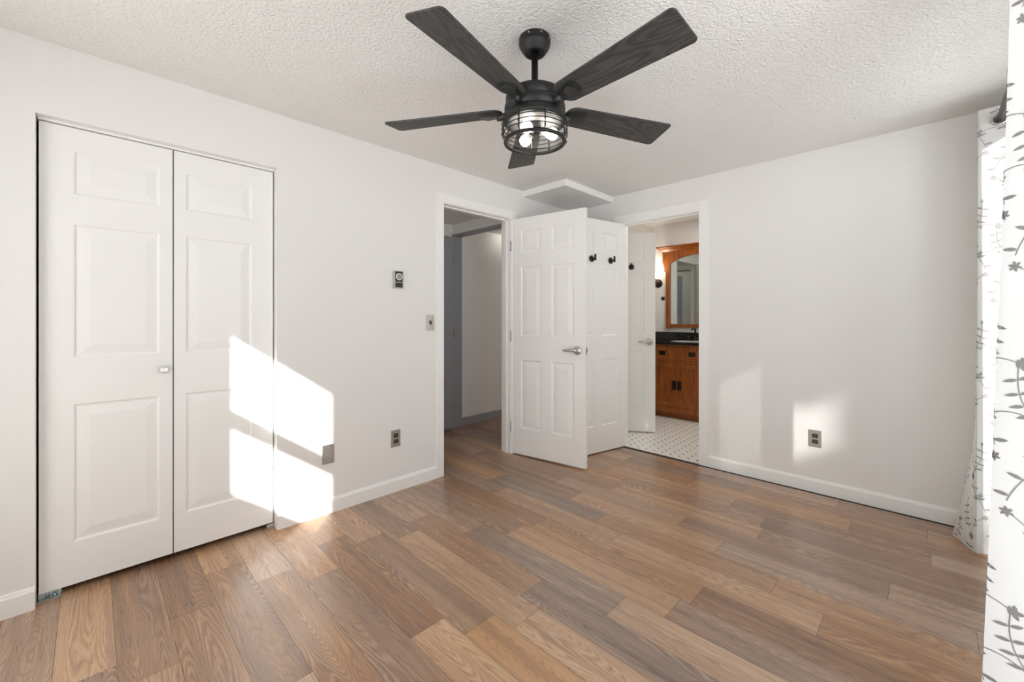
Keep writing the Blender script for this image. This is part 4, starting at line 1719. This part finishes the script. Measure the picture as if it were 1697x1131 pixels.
sun_blocker = empty('sun_blocker_tree', (0, 0, 0))  # unseen, added to block the sun around the wall patches
tag(sun_blocker, 'unseen leafy sun blocker added outside to shape the sun patches', 'sun_blocker_tree', kind='structure')
TS = 4.0
for q, (py, pz, ry, rz) in enumerate(((0.55, 0.25, 0.62, 0.75), (1.10, 0.30, 0.72, 0.85), (1.60, 0.95, 0.47, 1.12), (1.05, 1.35, 0.75, 0.75), (0.35, 1.30, 0.62, 0.80),
                                      (1.85, 0.20, 0.42, 0.62), (2.37, 0.26, 0.55, 0.60), (2.68, 1.71, 0.25, 0.57), (2.845, 1.2, 0.055, 1.2), (2.70, 0.26, 0.22, 0.56))):
    c = blocker_at(TS, py, pz)
    crown(sun_blocker, c, (0.35 if ry > 0.3 else 0.06, ry, rz), q)
mb = MB()
c = blocker_at(TS, 1.5, 0)
mb.tube([(c[0], c[1], -0.03), (c[0] + 0.05, c[1] + 0.05, 2.0), (c[0], c[1], 4.4)], [0.20, 0.15, 0.10], 14)
mb.build('sun_blocker_trunk', M['bark'], sun_blocker)

# ------------------------------------------------------------------ bathroom furniture
VF = 4.78                                   # vanity front plane
van = empty('vanity_cabinet', (-2.055, BATH_Y, 0))
tag(van, 'reddish oak mission-style vanity cabinet under the black counter', 'cabinet')
vx = lambda x: x + 2.055
vy = lambda y: y - BATH_Y
VX0, VX1 = -2.625, -1.725
mb = MB()
mb.box(vx(VX0), vx(VX0 + 0.018), vy(VF + 0.02), -0.004, 0.085, 0.866)
mb.box(vx(VX1 - 0.018), vx(VX1), vy(VF + 0.02), -0.004, 0.085, 0.866)
mb.box(vx(VX0 + 0.018), vx(VX1 - 0.018), vy(VF + 0.02), -0.004, 0.085, 0.103)
mb.box(vx(VX0 + 0.018), vx(VX1 - 0.018), -0.016, -0.004, 0.103, 0.866)
mb.box(vx(VX0 + 0.02), vx(VX1 - 0.02), vy(VF + 0.07), -0.004, 0.002, 0.085)
# face frame
VX0 = -2.385
for a, b, c, d in ((-2.625, VX0 + 0.045, 0.02, 0.866), (VX1 - 0.045, VX1, 0.02, 0.866)):
    mb.box(vx(a), vx(b), vy(VF), vy(VF + 0.022), c, d, 0.003)
mb.box(vx(VX0 + 0.045), vx(VX1 - 0.045), vy(VF), vy(VF + 0.022), 0.842, 0.866, 0.002)
mb.box(vx(VX0 + 0.045), vx(VX1 - 0.045), vy(VF), vy(VF + 0.022), 0.655, 0.682, 0.002)
mb.box(vx(VX0 + 0.045), vx(VX1 - 0.045), vy(VF), vy(VF + 0.022), 0.075, 0.135, 0.002)
mb.build('carcass', M['oak'], van)


def mission_pull(parent, x, z, w_=0.074, h_=0.052, vert=False):
    mb = MB()
    a, b = (w_ / 2, h_ / 2) if not vert else (h_ / 2, w_ / 2)
    mb.box(vx(x - a), vx(x + a), vy(VF - 0.008), vy(VF - 0.003), z - b, z + b, 0.001)
    if not vert:
        mb.box(vx(x - a * 0.6), vx(x + a * 0.6), vy(VF - 0.020), vy(VF - 0.014), z - b * 0.9, z - b * 0.1, 0.001)
        for s in (-1, 1):
            mb.box(vx(x + s * a * 0.55 - 0.004), vx(x + s * a * 0.55 + 0.004), vy(VF - 0.020), vy(VF - 0.006), z - b * 0.4, z + b * 0.4)
    else:
        mb.box(vx(x - a * 0.7), vx(x + a * 0.7), vy(VF - 0.020), vy(VF - 0.014), z - b * 0.85, z + b * 0.1, 0.001)
        mb.box(vx(x - 0.004), vx(x + 0.004), vy(VF - 0.020), vy(VF - 0.006), z + b * 0.0, z + b * 0.4)
    return tag(mb.build('pull', M['bronze'], parent), 'dark bronze plate pull')


mb = MB()
mb.box(vx(VX0 + 0.048), vx(VX1 - 0.048), vy(VF - 0.003), vy(VF + 0.018), 0.685, 0.839, 0.003)
dr = mb.build('drawer', M['oak'], van)
mission_pull(dr, -2.228, 0.765)
mission_pull(dr, -1.882, 0.765)
for s, (xa, xb) in ((1, (VX0 + 0.048, -2.056)), (-1, (-2.053, VX1 - 0.048))):
    mb = MB()
    SW = 0.058
    z0, z1 = 0.138, 0.652
    mb.box(vx(xa), vx(xa + SW), vy(VF - 0.003), vy(VF + 0.018), z0, z1, 0.002)
    mb.box(vx(xb - SW), vx(xb), vy(VF - 0.003), vy(VF + 0.018), z0, z1, 0.002)
    mb.box(vx(xa + SW), vx(xb - SW), vy(VF - 0.003), vy(VF + 0.018), z0, z0 + 0.062, 0.002)
    mb.box(vx(xa + SW), vx(xb - SW), vy(VF - 0.003), vy(VF + 0.018), z1 - 0.055, z1, 0.002)
    dd = mb.build('cabinet_door', M['oak'], van)
    mb = MB()
    nb = 5
    for q in range(nb):
        a = xa + SW + (xb - xa - 2 * SW) * q / nb
        b = xa + SW + (xb - xa - 2 * SW) * (q + 1) / nb
        mb.box(vx(a + 0.001), vx(b - 0.001), vy(VF + 0.006), vy(VF + 0.016), z0 + 0.05, z1 - 0.045, 0.0025)
    mb.build('bead_panel', M['oak'], dd)
    mission_pull(dd, (xb - 0.030) if s > 0 else (xa + 0.030), 0.395, 0.105, 0.046, True)

# counter with sink hole
mb = MB()
CX0, CX1, CZ0, CZ1 = -2.636, -1.695, 0.866, 0.895
SXc, SYc, SA, SB = -2.005, 5.005, 0.205, 0.150
bm = mb.bm
outer = [(CX0, VF - 0.025), (CX1, VF - 0.025), (CX1, BATH_Y), (CX0, BATH_Y)]
n = 40
ell = [(SXc + SA * math.cos(2 * math.pi * k / n), SYc + SB * math.sin(2 * math.pi * k / n)) for k in range(n)]


def rim_pt(k):
    t = 2 * math.pi * k / n
    c, s = math.cos(t), math.sin(t)
    sx = ((CX1 if c > 0 else CX0) - SXc) / c if abs(c) > 1e-9 else 1e9
    sy_ = ((BATH_Y if s > 0 else VF - 0.025) - SYc) / s if abs(s) > 1e-9 else 1e9
    q = min(sx, sy_)
    return (SXc + c * q, SYc + s * q)


for z, flipf in ((CZ1, 1), (CZ0, -1)):
    eo = [bm.verts.new((*rim_pt(k), z)) for k in range(n)]
    ei = [bm.verts.new((x, y, z)) for x, y in ell]
    for k in range(n):
        bm.faces.new((eo[k], eo[(k + 1) % n], ei[(k + 1) % n], ei[k]))
    if flipf > 0:
        to, ti = eo, ei
    else:
        for k in range(n):
            bm.faces.new((to[k], to[(k + 1) % n], eo[(k + 1) % n], eo[k]))
            bm.faces.new((ti[k], ti[(k + 1) % n], ei[(k + 1) % n], ei[k]))
# corner triangles
for cx_, cy_ in outer:
    for z in (CZ0, CZ1):
        pass
ct = empty('countertop', (0, 0, 0))
tag(ct, 'black granite counter with backsplash on the oak vanity', 'countertop')
mb.build('slab', M['granite'], ct)
mb = MB()
mb.box(CX0, CX1, BATH_Y - 0.022, BATH_Y - 0.002, CZ1, 0.998, 0.002)
mb.build('backsplash', M['granite'], ct)
mb = MB()
for k_ in range(1):
    prof = [(1.06, 0.0035), (1.03, 0.006), (0.99, 0.005), (0.96, -0.01), (0.88, -0.06), (0.70, -0.11), (0.40, -0.135), (0.0, -0.14)]
    mtx = Matrix.Translation((SXc, SYc, CZ1)) @ Matrix.Diagonal((SA, SB, 1, 1))
    mb.lathe(prof, 40, mtx)
tag(mb.build('sink', paint('bronze_sink', (0.33, 0.34, 0.32), 0.2)), 'oval basin sink set into the black counter', 'sink')
fc = empty('faucet', (SXc, 5.195, CZ1))
tag(fc, 'dark bronze faucet with two lever handles behind the sink', 'faucet')
mb = MB()
mb.lathe([(0, 0), (0.024, 0), (0.024, 0.006), (0.016, 0.012), (0.012, 0.03), (0.015, 0.05), (0.012, 0.065), (0, 0.066)], 20)
pts = [(0, 0, 0.06)] + [(0, -0.055 + 0.055 * math.cos(R(a)), 0.115 + 0.05 * math.sin(R(a))) for a in range(0, 165, 15)]
mb.tube(pts, [0.011] * (len(pts) - 1) + [0.013], 12)
mb.build('spout', M['bronze'], fc)
for s in (-1, 1):
    mb = MB()
    mb.lathe([(0, 0), (0.022, 0), (0.022, 0.005), (0.013, 0.012), (0.010, 0.03), (0.014, 0.045), (0.011, 0.055), (0, 0.057)], 18, Matrix.Translation((s * 0.075, 0, 0)))
    mb.tube([(s * 0.075, 0, 0.050), (s * 0.100, -0.005, 0.056), (s * 0.135, -0.01, 0.052)], [0.006, 0.0055, 0.004], 10)
    mb.build('handle', M['bronze'], fc)

# mirror with arched oak frame
MX = -2.015
mir = empty('wall_mirror', (MX, BATH_Y, 1.04))
tag(mir, 'arched mirror in a reddish oak frame with crown above the vanity', 'mirror')
hw = 0.395
FT = 0.030
def mpt(x, z, y=0):
    return (x, y, z)
bm_pts_out = [(-hw + 0.0, 0.0), (-hw + 0.052, 0.0), (-hw + 0.062, 0.016), (hw - 0.062, 0.016), (hw - 0.052, 0.0), (hw, 0.0),
              (hw, 0.72), (hw + 0.022, 0.745), (hw + 0.022, 0.80), (hw + 0.045, 0.865), (hw + 0.045, 1.005),
              (-hw - 0.045, 1.005), (-hw - 0.045, 0.865), (-hw - 0.022, 0.80), (-hw - 0.022, 0.745), (-hw, 0.72)]
arch = []
ai, ab, at_, asag = hw - 0.056, 0.060, 0.845, 0.085
for q in range(17):
    t = -1 + 2 * q / 16
    arch.append((ai * t, at_ + asag * (1 - t * t)))
inner = [(-ai, ab)] + arch + [(ai, ab)]
mb = MB()
bm = mb.bm
# frame built from strips: sides, bottom, arched top
def slabpoly(poly, y0, y1):
    mb.prism([(x, y0, z) for x, z in poly], (0, 1, 0), y1 - y0)
slabpoly([(-hw, 0.0), (-hw + 0.052, 0.0), (-hw + 0.062, 0.016), (-ai, 0.016), (-ai, at_), (-ai, 1.005), (-hw - 0.045, 1.005), (-hw - 0.045, 0.865), (-hw - 0.022, 0.80), (-hw - 0.022, 0.745), (-hw, 0.72)], -FT, -0.004)
slabpoly([(hw, 0.0), (hw - 0.052, 0.0), (hw - 0.062, 0.016), (ai, 0.016), (ai, at_), (ai, 1.005), (hw + 0.045, 1.005), (hw + 0.045, 0.865), (hw + 0.022, 0.80), (hw + 0.022, 0.745), (hw, 0.72)], -FT, -0.004)
slabpoly([(-ai, 0.016), (ai, 0.016), (ai, ab), (-ai, ab)], -FT, -0.004)
for a, b in zip(arch, arch[1:]):
    slabpoly([a, b, (b[0], 1.005), (a[0], 1.005)], -FT, -0.004)
mb.build('frame', M['oak'], mir)
mb = MB()
cw = hw + 0.058
prof = [(-0.036, 0.995), (-0.044, 1.005), (-0.060, 1.022), (-0.092, 1.040), (-0.100, 1.046), (-0.100, 1.060), (0.0, 1.060), (0.0, 0.995)]
# crown: sloping cornice with mitred returns
A = [(-cw + 0.012 - (-y_ - 0.036) * 0.9 * 1.0, y_, z_) for y_, z_ in prof]
Bv = [(cw - 0.012 + (-y_ - 0.036) * 0.9 * 1.0, y_, z_) for y_, z_ in prof]
va = [mb.bm.verts.new(p_) for p_ in A]
vb = [mb.bm.verts.new(p_) for p_ in Bv]
for k_ in range(len(va)):
    mb.bm.faces.new((va[k_], vb[k_], vb[(k_ + 1) % len(va)], va[(k_ + 1) % len(va)]))
mb.bm.faces.new(va)
mb.bm.faces.new(list(reversed(vb)))
mb.build('crown', M['oak'], mir)
mb = MB()
slabpoly([(x, z) for x, z in [(-ai - 0.008, ab - 0.008)] + [(x * 1.02, z + 0.006) for x, z in arch] + [(ai + 0.008, ab - 0.008)]], -0.014, -0.010)
mb.build('glass', M['mirror'], mir)

# wall sconce
sc_ = empty('wall_sconce', (-2.525, BATH_Y, 1.635))
tag(sc_, 'lit bronze wall sconce with glass shade beside the mirror', 'sconce')
mb = MB()
mb.lathe([(0, 0), (0.056, 0), (0.056, 0.006), (0.045, 0.018), (0.025, 0.026), (0, 0.030)], 28, Matrix.Rotation(R(90), 4, 'X'))
mb.build('backplate', M['bronze'], sc_)
mb = MB()
mb.tube([(0, -0.02, -0.01), (0, -0.06, -0.035), (0, -0.10, -0.02), (0, -0.115, 0.02), (0, -0.115, 0.045)], 0.007, 10)
mb.lathe([(0, 0.035), (0.026, 0.038), (0.030, 0.050), (0, 0.052)], 20, Matrix.Translation((0, -0.115, 0)))
mb.build('arm', M['bronze'], sc_)
mb = MB()
mb.lathe([(0.026, 0.050), (0.036, 0.080), (0.046, 0.120), (0.058, 0.150), (0.056, 0.150), (0.043, 0.118), (0.033, 0.080), (0.024, 0.052)], 28, Matrix.Translation((0, -0.115, 0)), closed=True)
mb.build('lamp_shade', M['sconce_glass'], sc_)
d = bpy.data.lights.new('sconce_light', 'POINT')
d.energy = 4.0
d.color = (1.0, 0.84, 0.64)
d.shadow_soft_size = 0.03
o = bpy.data.objects.new('sconce_light', d)
COL.objects.link(o)
o.location = (-2.525, BATH_Y - 0.115, 1.635 + 0.165)

r = empty('wall_hook_plate', (-2.460, BATH_Y, 1.435))
tag(r, 'small square black wall plate between the sconce and the mirror', 'wall plate')
mb = MB()
mb.box(-0.022, 0.022, -0.006, 0, -0.022, 0.022, 0.002)
mb.build('cover_plate', M['bronze'], r)
mb = MB()
mb.box(-0.006, 0.006, -0.012, -0.005, -0.008, 0.008, 0.002)
mb.build('button', M['dark_plastic'], r)

# added fill lights for bathroom and hall, plus the downlight glowing on the hall wall
area('bathroom_fill_light', (-1.5, 4.55, BATH_H - 0.02), (0, 0, -1), 0.35, 0.35, 24.0, (1.0, 0.97, 0.93))
for nm, loc, en in (('hall_wall_downlight', (-3.40, 3.46, HALL_H - 0.02), 2.6), ('hall_fill_light', (-3.05, 1.75, HALL_H - 0.02), 3.0)):
    d = bpy.data.lights.new(nm, 'POINT')
    d.energy = en
    d.color = (1.0, 0.95, 0.87)
    d.shadow_soft_size = 0.04
    o = bpy.data.objects.new(nm, d)
    COL.objects.link(o)
    o.location = loc
